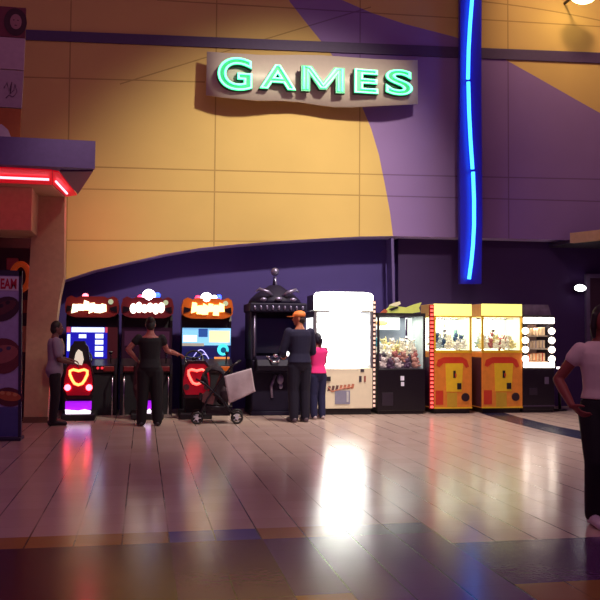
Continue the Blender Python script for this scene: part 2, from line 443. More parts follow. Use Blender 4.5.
# kiosk inside: menu board with orange ring and shelf
YM = YK+.75
mb_ = thing('menu_board', 'dark menu board with orange ring motif behind the poster stand at left', 'sign', (fx(5, YM), YM, 0))
mx = mb_.location.x
q = MB(mat('board_dark', '3a1424', .5)); za, zb2 = fz(248, YM, 15), fz(294, YM, 15)
q.box(-.9, fx(30, YM)-mx, 0, .05, zb2, za); q.box(-.6, -.54, .005, .045, 0, zb2); q.box(.05, .11, .005, .045, 0, zb2); q.build('board', mb_)
q = MB(mat('ring_orange', 'd0501f', .4, emit=.15)); cxx, czz = fx(21, YM, 276)-mx, fz(277, YM, 21)
q.tube([(cxx+.13*math.cos(a), -.03, czz+.21*math.sin(a)) for a in [2*PI*k/24 for k in range(24)]], .05, 8, loop=True); q.build('ring_motif', mb_)
q = MB(mat('pink_motif', 'b35a5a', .5)); q.box(fx(4, YM)-mx, fx(16, YM)-mx, -.02, -.001, fz(270, YM, 10), fz(258, YM, 10), .02); q.build('pink_motif', mb_)
# small post with signs seen between poster and pillar
YS = YK+.45
sp = thing('price_sign', 'narrow upright price sign glimpsed between the poster stand and the beige pillar', 'sign', (fx(24, YS), YS, 0))
q = MB(mat('sign_post_dark', '2a1222', .6)); q.box(-.05, .05, -.01, .03, 0, fz(345, YS, 24)); q.box(-.2, .2, -.15, .15, 0, .02, .005); q.build('post', sp)
q = MB(mat('sign_cream', 'b08a62', .6)); q.box(-.09, .075, -.03, -.012, fz(352, YS, 24), fz(326, YS, 24)); q.use(mat('sign_brown', '7a3a24', .6)); q.box(-.09, .075, -.03, -.012, fz(313, YS, 24), fz(300, YS, 24))
q.use(mat('sign_post_dark', '')); q.box(-.05, .05, -.01, .03, fz(345, YS, 24), fz(294, YS, 24)); q.build('sign_plate', sp)

# poster stand with pictures of ice cream treats
b = F(10, 440); YP = b.y
ps = thing('poster_stand', 'lavender upright ice cream poster stand with EAM lettering in front of kiosk', 'poster stand', (fx(0, YP), YP, 0))
px0 = ps.location.x
xr = fx(22, YP)-px0; zt_ = fz(272, YP, 10)
q = MB(mat('poster_lavender', 'a298c8', .5)); q.prism([(-.5, .04), (xr, .04), (fx(20.5, YP, 275)-px0, zt_), (-.5, zt_)], 0, .05); q.build('panel', ps)
q = MB(mat('poster_blue', '4a4f8e', .5)); q.box(-.5, xr-.004, -.006, -.001, .05, fz(407, YP, 10)); o = q.build('lower_band', ps); o['label'] = 'blue lower band'
q = MB(mat('poster_frame', '2c2440', .5)); q.prism([(xr-.03, .04), (xr+.006, .04), (fx(22, YP, 275)-px0, zt_+.02), (fx(19, YP, 275)-px0, zt_+.02)], -.012, .06)
q.box(-.5, fx(20, YP)-px0, -.012, .06, zt_-.045, zt_+.02); q.build('frame', ps)
q = MB(mat('stand_foot', '241e38', .5)); q.box(-.45, xr+.02, -.13, .19, 0, .04, .008); q.build('foot', ps)
hdz0, hdz1 = fz(290.5, YP, 10), fz(276.5, YP, 10)
q = MB(mat('poster_white', 'd8cede', .5)); q.box(-.5, fx(18.8, YP, 280)-px0, -.01, -.002, hdz0, hdz1); he = q.build('header', ps); he['label'] = 'white header band with red letters'
q = MB(mat('poster_red', 'b0203c', .5))
tx0, tx1 = fx(-.5, YP, 285)-px0, fx(18, YP, 285)-px0
q.text('EAM', 1, Matrix.Translation(((tx0+tx1)/2, -.014, hdz0+.025)) @ Matrix.Rotation(PI/2, 4, 'X') @ Matrix.Diagonal(((tx1-tx0)/2.15, (hdz1-hdz0-.05)/.73, 1, 1)), .004, .03); q.build('lettering', he)
def treat(name, pxs, l, c1, c2, c3):
    q = MB(mat('treat_'+c1, c1, .5)); (cx_, cy_, rx, ry, tilt) = pxs
    cx_, cz_ = fx(cx_, YP, cy_)-px0, fz(cy_, YP, cx_); s = 14.0/820*YP/14
    Mx = Matrix.Translation((cx_, -.002, cz_)) @ Matrix.Rotation(tilt, 4, 'Y')
    q.prism([(rx*s*math.cos(2*PI*k/22), ry*s*math.sin(2*PI*k/22)) for k in range(22)], -.008, 0, 'y', Mx)
    q.use(mat('treat_'+c2, c2, .5)); q.prism([(rx*s*.85*math.cos(2*PI*k/22), ry*s*(.1+.5*math.sin(2*PI*k/22))) for k in range(22)], -.013, -.008, 'y', Mx)
    q.use(mat('treat_'+c3, c3, .5))
    for k in range(3): q.prism([(rx*s*(-.5+.45*k)+.03*math.cos(2*PI*j/10), ry*s*.35+.025*math.sin(2*PI*j/10)) for j in range(10)], -.017, -.013, 'y', Mx)
    o = q.build(name, ps); o['label'] = l
treat('treat_picture', (4, 309, 15, 11, -.5), 'chocolate bar picture', '3c2032', '5a2c34', '2a1626')
treat('treat_picture', (3, 356, 17, 17, -.25), 'filled bun picture', '6a3038', '9a5a58', '4a4060')
treat('treat_picture', (9, 397, 13, 9, .15), 'cone treat picture', '5a2834', 'b06038', 'c88a58')

# storefront fascia at the right edge
E1 = U(570, 243, 14.35); d = ray(600, 240); E2 = d*((E1.z-CAM_H)/d.z); E2.z = E1.z
dirv = (E2-E1); E3 = E1+dirv*7
fh = U(570, 233, 14.35).z-E1.z
nrm = Vector((-dirv.y, dirv.x, 0)).normalized()
q = MB(mat('fascia_beige', 'c09a70', .7))
for s0, s1 in ((0, 0),):
    a, b2 = E1, E3; n_ = Vector((dirv.y, -dirv.x, 0)).normalized()
    if n_.x < 0: n_ = -n_
    base = [a, b2, b2+n_*.12, a+n_*.12]
    q.prism([(p.x, p.y) for p in base], E1.z, E1.z+fh, 'z')
struct(q, 'trim_5')
q = MB(mat('soffit_dark', '2a1830', .7))
base = [E1, E3, E3+Vector((3, 1.0, 0)), Vector((E3.x+3, 15.2, 0)), Vector((E1.x, 15.2, 0))]
q.prism([(p.x+.02, p.y+.02) for p in base], E1.z+.01, E1.z+.07, 'z'); struct(q, 'ceiling_right')
# grey door frame under it
YDF = YD-.23
q = MB(mat('door_frame_grey', '6a5a7a', .5, .3)); x0 = fx(585, YDF, 300); zt2 = fz(274, YDF, 590)
q.box(x0, x0+.08, YDF-.06, YDF+.02, 0, zt2); q.box(x0+.08, x0+1.1, YDF-.06, YDF+.02, zt2-.08, zt2); q.box(x0+1.1, x0+1.18, YDF-.06, YDF+.02, 0, zt2)
q.use(mat('door_dark', '3a2234', .5)); q.box(x0+.08, x0+1.1, YDF-.02, YDF+.02, 0, zt2-.08)
struct(q, 'door_1')
# ================================================================== SIGNS AND NEON ON THE WALL
YG = 14.60
gs = thing('illuminated_sign', 'wavy pinkish board with glowing green GAMES letters on the painted wall', 'sign', (fx(312, YG, 80), YG, fz(80, YG, 312)))
g0 = gs.location.copy()
def on(px, py, Y=YG): p = U(px, py, Y); return p-g0
top = [(207, 51.5), (222, 53.8), (240, 55.2), (258, 55.9), (280, 55), (300, 54), (320, 54.2), (340, 55.8), (355, 57.5), (372, 59.7), (388, 61), (404, 61), (418, 59.8)]
bot = [(206, 95), (222, 98.4), (240, 100.6), (256, 101.6), (280, 100.8), (300, 101.6), (318, 104.4), (334, 106.6), (352, 107.3), (370, 107), (388, 106.6), (404, 105.4), (418, 103.6)]
wave = [.0, -.06, -.09, -.06, .0, .04, .05, .03, 0, -.05, -.08, -.05, .02]
sg = MB(mat('sign_board_pink', 'bfaea6', .45, noise=.05))
ra, rb = [], []
for (a, b_, w_) in zip(top, bot, wave):
    A, B = on(*a), on(*b_)
    ra.append([(A.x, w_, A.z), (A.x, w_+.04, A.z)]); rb.append([(B.x, w_-.02, B.z), (B.x, w_+.02, B.z)])
bmv = lambda v: sg.bm.verts.new(v)
fa = [bmv(r[0]) for r in ra]; fb = [bmv(r[0]) for r in rb]; ba = [bmv(r[1]) for r in ra]; bb = [bmv(r[1]) for r in rb]
n = len(fa)
for k in range(n-1):
    for qd in ((fa[k], fa[k+1], fb[k+1], fb[k]), (ba[k+1], ba[k], bb[k], bb[k+1]), (fa[k], ba[k], ba[k+1], fa[k+1]), (fb[k+1], bb[k+1], bb[k], fb[k])):
        sg.bm.faces.new(qd).smooth = True
sg.bm.faces.new((fa[0], fb[0], bb[0], ba[0])); sg.bm.faces.new((fa[-1], ba[-1], bb[-1], fb[-1]))
sg.build('board', gs)
br = MB(mat('bracket_dark', '3a3040', .5, .5))
for px in (235, 312, 390):
    p = on(px, 80); br.box(p.x-.03, p.x+.03, .09, YW-YG-.005, p.z-.05, p.z+.05)
build_each(br, 'bracket', gs)
LET = [('G', 217, 252, 57, 93), ('A', 258.5, 296, 64.5, 92), ('M', 300.5, 344, 66, 94.5), ('E', 353, 377.5, 69.5, 95.5), ('S', 384, 412, 69.5, 97.5)]
MG = mat('green_letter_face', '129a6a', .4, emit=.5, ecol='0fae66', noise=0); MN = mat('green_neon', 'b8ffe0', .3, emit=2.2, ecol='50ffb0', noise=0)
MS = mat('letter_return_dark', '123a34', .5)
def text_bounds(ch, off):
    q = MB(MG); q.text(ch, 1, Matrix(), 0, off); xs_ = [v.co.x for v in q.bm.verts]; ys_ = [v.co.y for v in q.bm.verts]; q.bm.free()
    return min(xs_), max(xs_), min(ys_), max(ys_)
for ch, x0, x1, y0, y1 in LET:
    a, b_ = on(x0, y0, YG-.12), on(x1, y1, YG-.12)
    if ch == 'M':
        mw, mh = b_.x-a.x, a.z-b_.z
        mo = [(0, 0), (0, 1), (.25, 1), (.5, .42), (.75, 1), (1, 1), (1, 0), (.79, 0), (.79, .60), (.58, .10), (.42, .10), (.21, .60), (.21, 0)]
        mi_ = [(.06, .07), (.06, .935), (.205, .935), (.5, .27), (.795, .935), (.94, .935), (.94, .07), (.85, .07), (.85, .82), (.55, .17), (.45, .17), (.15, .82), (.15, .07)]
        pm_ = lambda P_: [(a.x+x*mw, b_.z+z*mh) for x, z in P_]
        q = MB(MS); q.prism(pm_(mo), -.17, -.07); lo_ = q.build('letter', gs)
        q = MB(MG); q.prism(pm_(mo), -.182, -.172); q.build('letter_face', lo_)
        q = MB(MN); q.tube([(x, -.195, z) for x, z in pm_(mi_)], .018, 8, loop=True); q.build('neon_outline', lo_)
        continue
    bx0, bx1, by0, by1 = text_bounds(ch, .045)
    sx_, sz_ = (b_.x-a.x)/(bx1-bx0), (a.z-b_.z)/(by1-by0)
    base = Matrix.Translation((a.x-bx0*sx_, 0, b_.z-by0*sz_))
    S = Matrix.Diagonal((sx_, sz_, 1, 1)); Rm = Matrix.Rotation(PI/2, 4, 'X')
    q = MB(MS); q.text(ch, 1, base @ Matrix.Translation((0, -.12, 0)) @ Rm @ S, .05, .045)
    lo_ = q.build('letter', gs)
    q = MB(MG); q.text(ch, 1, base @ Matrix.Translation((0, -.178, 0)) @ Rm @ S, .004, .038); q.build('letter_face', lo_)
    q = MB(MN); q.text(ch, 1, base @ Matrix.Translation((0, -.2, 0)) @ Rm @ S, 0, .012, tube=.024); q.build('neon_outline', lo_)

# blue neon strip
YN = 14.5
bn = thing('mounted_neon_strip', 'tall wavering blue neon tube on a dark vertical backing board', 'neon light', (fx(470, YN, 200), YN, 0))
n0x = bn.location.x
q = MB(mat('neon_backing', '2e2ab0', .35, noise=.03))
L_ = [(460, -30), (460, 50), (459.5, 100), (459, 160), (459.5, 220), (460, 284)]; R_ = [(481, 284), (482, 220), (481.5, 160), (481, 100), (481, 50), (481.5, -30)]
q.prism([(U(x, y, YN+.12).x-n0x, U(x, y, YN+.12).z) for x, y in L_+R_], .1, .2)
q.build('backing_board', bn)
q = MB(mat('bracket_dark', ''))
for y in (15, 110, 220): p = U(470, y, YN); q.box(p.x-n0x-.04, p.x-n0x+.04, .2, YW-YN-.005, p.z-.04, p.z+.04)
build_each(q, 'bracket', bn)
NB = mat('blue_neon', '6fd0ff', .3, emit=4.5, ecol='2f8cff', noise=0)
path = [(473.5, -30), (472, 0), (470, 25), (468.6, 50), (468, 79), None, (468.3, 82), (469, 110), (470.5, 140), (472.5, 169), None, (473, 172), (474, 200), (474, 225), (473, 245), (471.3, 262), (469, 279)]
seg = []
for p in path+[None]:
    if p is None:
        q = MB(NB); q.tube(seg, .036, 10); q.build('neon_tube', bn); seg = []
    else:
        v = U(p[0], p[1], YN); seg.append((v.x-n0x, 0, v.z))

# wall mounted oval lamp in the dark passage, and round floodlight high up
YL = 15.1
ol = thing('bulkhead_lamp', 'small glowing white oval lamp on dark wall behind walking woman', 'lamp', (fx(580, YL, 288), YL, fz(288, YL, 580)))
q = MB(mat('lamp_rim', '3a3440', .4, .6)); q.ball((0, .03, 0), (.15, .05, .085), 18); q.box(-.06, .06, .03, YD-.2-YL-.002, -.05, .05); q.build('lamp_base', ol)
q = MB(mat('lamp_white', 'ffffff', .4, emit=9, noise=0)); q.ball((0, -.01, 0), (.125, .06, .066), 18); q.build('lamp_glass', ol)
YH = 14.2
hl = thing('floodlight', 'bright round spotlight high on the wall at top right', 'lamp', (fx(583, YH, -5), YH, fz(-5, YH, 583)))
q = MB(mat('lamp_rim', '')); q.cyl((0, .1, .12), (0, YW-YH-.003, .12), .03); q.ball((0, .0, .05), (.29, .2, .12), 18); q.build('housing', hl)
q = MB(mat('flood_white', 'fffbe0', .4, emit=14, ecol='ffe9a0', noise=0)); q.ball((0, -.01, -.015), (.255, .19, .15), 18); q.build('lens', hl)
# ================================================================== ARCADE MACHINES
BK = mat('black_gloss', '120c16', .3, noise=.2); BM = mat('black_matte', '17101c', .6, noise=.2)
GREY = mat('grey_metal', '8c8894', .3, .8); CHROME = mat('chrome', 'd0ccd8', .15, 1, noise=0)

def racing(ix, loc, label, trim, glowc, screen_kind, beacons, deco, so=-.18, lit=2):
    r = thing('racing_arcade_cabinet', label, 'arcade game', loc, 0, 'driving games along the left wall')
    TR = mat('race_trim_'+trim, trim, .35, emit=.12 if deco else .0)
    hw = .44
    # side panels: stepped profile
    prof = [(0, 0), (.78, 0), (.78, 1.72), (.35, 1.72), (.30, 1.62), (.36, .98), (.0, .86), (-.03, .70), (0, .6)]
    for sx in (-1, 1):
        q = MB(BK); x = sx*(hw-.02)
        q.prism(prof, x-.02, x+.02, 'x'); q.build('side_panel', r)
    q = MB(BM); q.box(-hw+.04, hw-.04, .55, .76, 0, 1.7); q.box(-hw+.04, hw-.04, .05, .55, 0, .72); q.build('cabinet_body', r)
    # dashboard, wheel, shifter
    q = MB(mat('dash_'+trim, '2a1a22', .35)); q.prism([(.02, .72), (.5, .72), (.5, .96), (.30, .96), (.0, .84)], -hw+.04, hw-.04, 'x'); da = q.build('dashboard', r)
    q = MB(TR)
    for sx in (-1, 1): q.box(sx*.30-.09, sx*.30+.09, -.01, .03, .74, .83, .012)
    build_each(q, 'dashboard_trim', da)
    q = MB(mat('button_red', 'e0303a', .3, emit=1.2)); q.disc((.12, .80), .022, -.012, .02, 12); q.disc((.19, .80), .022, -.012, .02, 12); build_each(q, 'start_button', da)
    wc = Vector((so, -.09, .96)); q = MB(BK)
    Rt = Matrix.Translation(wc) @ Matrix.Rotation(math.radians(65), 4, 'X')
    q.tube([Rt @ Vector((.15*math.cos(a), .15*math.sin(a), 0)) for a in [2*PI*k/24 for k in range(24)]], .018, 8, loop=True)
    for a in (PI/2+PI, PI*.1, PI*.9): q.cyl(Rt @ Vector((0, 0, 0)), Rt @ Vector((.15*math.cos(a), .15*math.sin(a), 0)), .014, n=9)
    q.ball(wc, .04, 10); q.cyl(wc, (wc.x, .06, .88), .03, n=10); q.build('steering_wheel', r)
    q = MB(CHROME); q.cyl((.33, .1, .88), (.33, -.0, 1.04), .012, n=10); q.use(BK).ball((.33, -.005, 1.06), .032, 10); q.build('gear_lever', r)
    # screen
    zs0, zs1 = fz(364, loc[1]+.33, 200), fz(328, loc[1]+.33, 200)
    q = MB(BM); q.box(-hw+.04, hw-.04, .36, .56, .95, 1.72); q.build('screen_housing', r)
    S = screen(screen_kind, hw-.012, zs0, zs1, .17 if ix == 1 else 0); o = S.build('screen', r)
    if ix == 1: q = MB(mat('screen_surround_red', '4a1420', .4, emit=.06)); q.box(hw-.19, hw-.012, .285, .36, zs0, zs1); q.build('screen_surround', r); o['label'] = 'lit game screen'
    # marquee: winged board
    zm = 1.66
    ol_ = [(-.28, .0), (.28, .0), (.38, .03), (.44, .08), (.45, .20), (.42, .33), (.35, .37), (.26, .33), (.20, .36), (-.20, .36), (-.26, .33), (-.35, .37), (-.42, .33), (-.45, .20), (-.44, .08), (-.38, .03)]
    q = MB(TR); q.prism([(x, z+zm) for x, z in ol_], .12, .55); ma = q.build('marquee', r)
    ma['label'] = 'winged marquee'
    q = MB(BK)
    for sx in (-1, 1): q.prism([(sx*.42, zm+.09), (sx*.31, zm+.12), (sx*.29, zm+.17), (sx*.41, zm+.2)][::sx], .10, .125)
    build_each(q, 'headlight_slot', ma)
    q = MB(mat('marquee_glow_'+glowc, glowc, .4, emit=2.6, noise=0))
    rs = random.Random(ix*5+2)
    for k in range(6):
        x = -.24+.095*k+(-.05 if ix == 1 else 0); h_ = .075+.03*rs.random(); zc_ = zm+.17+.03*rs.uniform(-1, 1)
        if ix == 2: q.disc((x, zm+.16+.02*(k % 2)), .06, .085, .118, 12, h_)
        else: q.prism([(x-.05, zc_-h_*rs.uniform(.7, 1.1)), (x+.055, zc_-h_*rs.uniform(.6, 1)), (x+.05, zc_+h_*rs.uniform(.6, 1)), (x-.03, zc_+h_*rs.uniform(.7, 1.2))], .085+.001*k, .118)
    to_ = -.05 if ix == 1 else 0; q.box(to_-.27, to_+.27, .10, .119, zm+.12, zm+.22); q.build('marquee_title', ma)
    q = MB(mat('lens_pale_green', 'b0c0a0', .3, emit=.5)); q.disc((.31, zm+.27), .045, .095, .119, 12); q.build('lens', ma)
    for (bx_, bc, br_, bs, by) in beacons:
        q = MB(mat('beacon_'+bc, bc, .3, emit=bs, noise=0)); q.ball((bx_, .2, zm+.36+by), br_, 12); q.cyl((bx_, .2, zm+.3), (bx_, .2, zm+.36+by), br_*.7, n=10)
        o = q.build('beacon_light', ma); o['label'] = 'glowing beacon light'
    # pedal platform linking seat
    q = MB(BM); q.box(so-.26, so+.26, -.86, .05, 0, .1, .02); q.build('platform', r)
    q = MB(GREY)
    for sx in (so-.1, so+.05): q.box(sx, sx+.08, -.06, -.01, .14, .26, .01)
    build_each(q, 'pedal', r)
    # rails beside the seat
    q = MB(CHROME)
    for sx in (-1, 1): q.tube([(sx*.37, -.1, 0), (sx*.37, -.1, .62), (sx*.37, .02, .7)], .016, 8)
    build_each(q, 'grab_rail', r)
    # seat with lit rear shell
    sh = lambda pts: [(x+so, z) for x, z in pts]
    se = MB(BM); se.box(so-.21, so+.21, -.72, -.3, .32, .45, .05, 3); se.box(so-.17, so+.17, -.7, -.34, .1, .34, .02); seat = se.build('seat', r)
    q = MB(mat('seat_shell_dark', '2a0a14', .35))
    q.prism(sh([(-.19, .34), (.19, .34), (.23, .48), (.23, .66), (.19, .88)] + ([(.16, 1.0), (.14, 1.16), (.08, 1.24), (-.08, 1.24), (-.14, 1.16), (-.16, 1.0)] if ix < 3 else [(.14, .95), (-.14, .95)]) + [(-.19, .88), (-.23, .66), (-.23, .48)]), -.84, -.70)
    bk = q.build('backrest', r); bk['label'] = 'dark backrest shell with a lit rear'
    if lit:
        q = MB(mat('seat_glow_red', '7a0818', .35, emit=.2, ecol='d0062a'))  # glow of ring and tail lamps on the shell, put in as emissive red
        q.prism(sh([(-.17, .40), (.17, .40), (.215, .5), (.215, .64), (.18, .84), (.12, .90), (-.12, .90), (-.18, .84), (-.215, .64), (-.215, .5)]), -.847, -.838); q.build('painted_ring_glow', bk)['label'] = 'painted red glow of the ring'
    if ix < 3: q = MB(BM); q.prism(sh([(-.15, .95), (.15, .95), (.14, 1.1), (.08, 1.26), (-.08, 1.26), (-.14, 1.1)]), -.852, -.69); q.build('headrest', bk)
    if lit == 2:
        q = MB(mat('seat_badge_white', 'f2ecd8', .4, emit=.55)); q.prism(sh([(-.06, .90), (.05, .88), (.075, .97), (.05, 1.09), (-.01, 1.13), (-.05, 1.07), (-.07, .97)]), -.866, -.853); q.build('badge', bk)
    ring = [(0, .55), (-.065, .575), (-.105, .64), (-.145, .735), (-.145, .80), (-.09, .825), (0, .80), (.09, .825), (.145, .80), (.145, .735), (.105, .64), (.065, .575)]
    if lit:
        q = MB(mat('ring_light_amber', 'ffb070', .3, emit=6, ecol='ff7038', noise=0) if lit == 2 else mat('ring_light_red', 'ff8070', .3, emit=4, ecol='ff4a40', noise=0))
    else: q = MB(mat('ring_unlit', '3a1a20', .4))
    q.tube([(x*.92+so, -.86, .69+(z-.69)*.88) for x, z in ring], .021, 8, loop=True); q.build('ring_light', bk)
    for sx in (-1, 1):
        q = MB(mat('tail_lamp', 'ffe8e8', .3, emit=14, ecol='ff3a48', noise=0) if lit == 2 else mat('tail_lamp_unlit', '4a2a30', .3)); q.disc((so+sx*.165, .525), .05, -.868, -.842, 16); o = q.build('tail_lamp', bk)
        if lit == 2: o['label'] = 'white glowing tail lamp'
    pw_ = .2 if lit == 2 else .06
    if lit != 1:
        q = MB(mat('under_panel_purple', 'b020e0', .4, emit=.95, ecol='a418f0', noise=.1)); q.box(so-pw_, so+pw_, -.80, -.70, .17, .30); o = q.build('lower_panel', r); o['label'] = 'glowing purple lower panel'
        q = MB(mat('under_panel_white', 'ffffff', .4, emit=1.9, ecol='ffe8ff', noise=0)); k_ = pw_/.2; q.prism(sh([(-.19*k_, .105), (.19*k_, .105), (.2*k_, .15), (.1*k_, .175), (0, .155), (-.1*k_, .165), (-.2*k_, .175)]), -.83, -.80); o = q.build('light_bar', r); o['label'] = 'white light bar'
    return r
def screen(kind, hw0, z0, z1, cut=0):
    hw = hw0-cut/2; cx_ = -cut/2
    q = MB(mat('screen_%s_base' % kind, {'menu': '1c1ab0', 'road': '1d2a66', 'dark': '2a1426'}[kind], .25, emit={'menu': .8, 'road': .55, 'dark': .12}[kind], noise=.2, nscale=6))
    y = .285; H = z1-z0
    q.box(cx_-hw, cx_+hw, y, y+.012, z0, z1)
    def R(name, col, e, a, b, c_, d_, k=0): q.use(mat(name, col, .3, emit=e, noise=.1, nscale=30)).box(cx_-hw+2*hw*a, cx_-hw+2*hw*b, y-.004-k, y+.001, z0+H*c_, z0+H*d_)
    if kind == 'menu':
        R('scr_white', 'd8e8ff', 1.4, .12, .92, .86, .99); R('scr_pink', 'c04060', .6, 0, .10, .85, 1.0); R('scr_pink', '', .6, .94, 1.0, .85, 1.0)
        for k in range(4): R('scr_white', '', 1, .70, .9, .20+.165*k, .32+.165*k)
        R('scr_white', '', 1, .02, .09, .35, .8); R('scr_white', '', 1, .30, .48, .70, .80)
    elif kind == 'road':
        R('scr_sky', '7fc0f0', .9, 0, 1, .52, 1.0); R('scr_cloud', 'e8f0e8', 1.2, .02, .3, .62, .8, .002); R('scr_build', 'd8cfa8', 1.1, .55, .98, .6, .93, .002); R('scr_blue', '2a50a0', .6, .33, .52, .75, .98, .002)
        R('scr_road', '9a948a', .8, 0, .45, .50, .58, .003); R('scr_navy', '1c1c58', .4, 0, .75, .2, .46, .002)
        q.use(mat('scr_lilac', 'b8b0ff', .3, emit=1.2, noise=0))
        q.tube([(-hw*.55+hw*.62*t_, y-.006, z0+H*(.18+.22*math.sin(PI*t_))) for t_ in [k/8 for k in range(9)]], .008, 6)
        q.tube([(-hw*.35+hw*.5*t_, y-.006, z0+H*(.08+.2*math.sin(PI*t_))) for t_ in [k/8 for k in range(9)]], .007, 6)
        q.use(mat('scr_teal', '40c8d8', .3, emit=1.3, noise=0)).disc((hw*.68, z0+H*.40), hw*.24, y-.008, y)
        q.use(mat('scr_teal_dark', '0a4a78', .3, emit=.6, noise=0)).disc((hw*.70, z0+H*.39), hw*.12, y-.011, y-.007)
        R('scr_orange', 'd88848', .9, .66, .98, .02, .2, .002)
    else:
        R('scr_dim', '40203a', .25, .05, .95, .5, .9)
    return q
YR = 14.32
def rloc(px): return (fx(px, YR, 370), YR, 0)
racing(1, rloc(90.5), 'driving game with blue menu screen, nearest the beige pillar', '7a2020', 'fff0c0', 'menu',
       [(-.12, 'ff6878', .055, 5, .0)], False, -.13)
racing(2, rloc(146.6), 'driving game behind the woman in black, white lamps over its marquee', '6a1c24', 'fff4e0', 'dark',
       [(-.13, 'f04070', .045, 3, .0), (.02, 'f8f4ff', .115, 5, .03), (-.26, 'fff0e0', .07, 2.5, -.12), (.17, '3058ff', .05, 4, .04)], False, .02, 0)
racing(3, rloc(207.5), 'driving game with orange winged marquee and road scene on screen', 'c25a18', 'ffe88a', 'road',
       [(-.17, 'ff3050', .05, 5, .0), (-.02, 'ffffff', .105, 5, .0), (.12, 'ffffff', .06, 5, .0), (.2, '2a48ff', .05, 6, .02)], True, -.24, 1)

# ---- ornate black cabinet with domed crown
YO = 14.0
oc = thing('ornate_game_cabinet', 'tall black ornate game cabinet with domed crown and ball finial', 'arcade game', (fx(278, YO), YO, 0))
ox_ = oc.location.x
def ozz(py): return fz(py, YO, 278)
hwid = (fx(305, YO)-fx(249, YO))/2
DK = mat('ornate_black', '1c1430', .6, noise=.2, spec=.25); DK2 = mat('ornate_silver', '8f86a8', .3, .7)
q = MB(DK); q.box(-hwid*.92, hwid*.92, 0, .9, .06, .95, .02); q.box(-hwid*.96, hwid*.96, -.03, .92, 0, .07, .01); q.build('lower_cabinet', oc)
q = MB(DK)
for sx in (-1, 1): q.box(sx*hwid*.86-.05, sx*hwid*.86+.05, .05, .9, .95, ozz(312), .01)
q.box(-hwid*.8, hwid*.8, .5, .9, .95, ozz(312)); q.build('upper_cabinet', oc)
q = MB(mat('ornate_screen', '0e0a1c', .4, emit=.02, ecol='3030a0')); q.box(-hwid*.78, hwid*.78, .44, .5, 1.06, ozz(318)); q.build('screen', oc)
q = MB(DK2)
for sx in (-1, 1): q.cyl((sx*hwid*.84, .03, 1.0), (sx*hwid*.84, .03, ozz(316)), .016, n=10)
build_each(q, 'pilaster', oc)
q = MB(DK); q.prism([(0, .95), (0, 1.02), (-.22, .96), (-.28, .86), (-.24, .78), (0, .74)], -hwid*.8, hwid*.8, 'x'); cp = q.build('control_panel', oc)
q = MB(CHROME)
for k, x in enumerate((-.2, -.08, .05)): q.ball((x, -.19, 1.0+.02*(k % 2)), .035+.01*k, 10)
q.tube([(-.2, -.2, .99), (-.14, -.3, .93), (-.05, -.3, .93), (0, -.2, .98)], .016, 8); build_each(q, 'control_knob', cp)
q = MB(mat('white_button', 'ffffff', .3, emit=2.0, noise=0)); q.ball((.12, -.2, 1.06), .045, 10); o = q.build('white_button', cp)
q = MB(DK2); q.ball((.04, -.0, .62), (.06, .03, .09), 12); q.ball((.05, -.0, .5), (.04, .02, .05), 10); build_each(q, 'coin_slot', oc)
# cornice, crown and finial
q = MB(DK); q.box(-hwid*1.02, hwid*1.02, -.04, .92, ozz(312), ozz(303), .02); co_ = q.build('cornice', oc)
q = MB(DK2)
for k in range(9):
    x = -hwid*.85+hwid*1.7*k/8; q.ball((x, -.045, ozz(308)), (.022, .02, .04), 8)
build_each(q, 'cornice_bead', co_)
zc0 = ozz(303); zc1 = ozz(284)
q = MB(DK); q.loft([((0, .42, zc0+dz), (hwid*sx_, 0, 0), (0, .42*sx_, 0)) for dz, sx_ in ((0, .98), (.06, .93), (.12, .82), (.20, .62), (.27, .38), (.33, .2), (zc1-zc0, .1))], 24); cr = q.build('crown', oc)
q = MB(DK2)
for sx in (-1, 1):
    q.tube([(sx*.08, .1, zc0+.12), (sx*.18, .03, zc0+.19), (sx*.32, .1, zc0+.24), (sx*.38, .12, zc0+.2)], [.02, .035, .03, .012], 8)
    q.ball((sx*.26, .0, zc0+.06), (.06, .03, .035), 10)
q.ball((0, -.0, zc0+.07), (.07, .03, .035), 10); build_each(q, 'scroll_ornament', cr)
q = MB(DK); q.cyl((0, .42, zc1-.03), (0, .42, ozz(275)), .05, .025, 12); q.use(DK2).ball((0, .42, ozz(270)), .075, 14); q.build('finial', cr)
q = MB(DK2); q.tube([(-.05, -.005, .7), (-.12, -.01, .5), (-.1, -.01, .3)], .025, 8); q.build('relief_ornament', oc)

# ---- white prize vending machine
YV = 13.95
vm = thing('prize_vending_machine', 'glaring white prize vending machine with cream lower front', 'vending machine', (fx(344, YV), YV, 0))
vx = vm.location.x
def X(px, py=370, Y=YV, o=None): return U(px, py, Y).x-(vx if o is None else o)
def Z(py, px=344, Y=YV): return U(px, py, Y).z
xl, xr_ = X(314), X(373)
CRM = mat('cream_panel', 'd6c8b0', .45, noise=.05, emit=.16); WHT = mat('white_shell', '6a6470', .5)  # cream glows faintly, standing in for light on the machine front
z_w0, z_w1 = Z(368), Z(311)
q = MB(WHT); q.box(xl, xl+.05, .0, .72, z_w0, z_w1); q.box(xr_-.05, xr_, 0, .72, z_w0, z_w1); q.box(xl, xr_, .70, .76, .1, z_w1); q.build('shell', vm)
q = MB(CRM); q.box(xl, xr_, 0, .7, .11, z_w0, .012); fp = q.build('lower_front', vm); fp['label'] = 'cream lower front'
GLOW = mat('white_glow_panel', 'ffffff', .4, emit=7.5, ecol='fdfff2', noise=0)
q = MB(GLOW); q.box(xl+.06, xr_-.06, .62, .69, z_w0+.01, z_w1-.01); q.build('light_panel', vm)
q = MB(mat('white_glow_side', 'ffffff', .4, emit=2.5, noise=0)); q.box(xl-.006, xl+.0, .12, .68, Z(350), z_w1-.12, 0); q.build('side_light', vm)
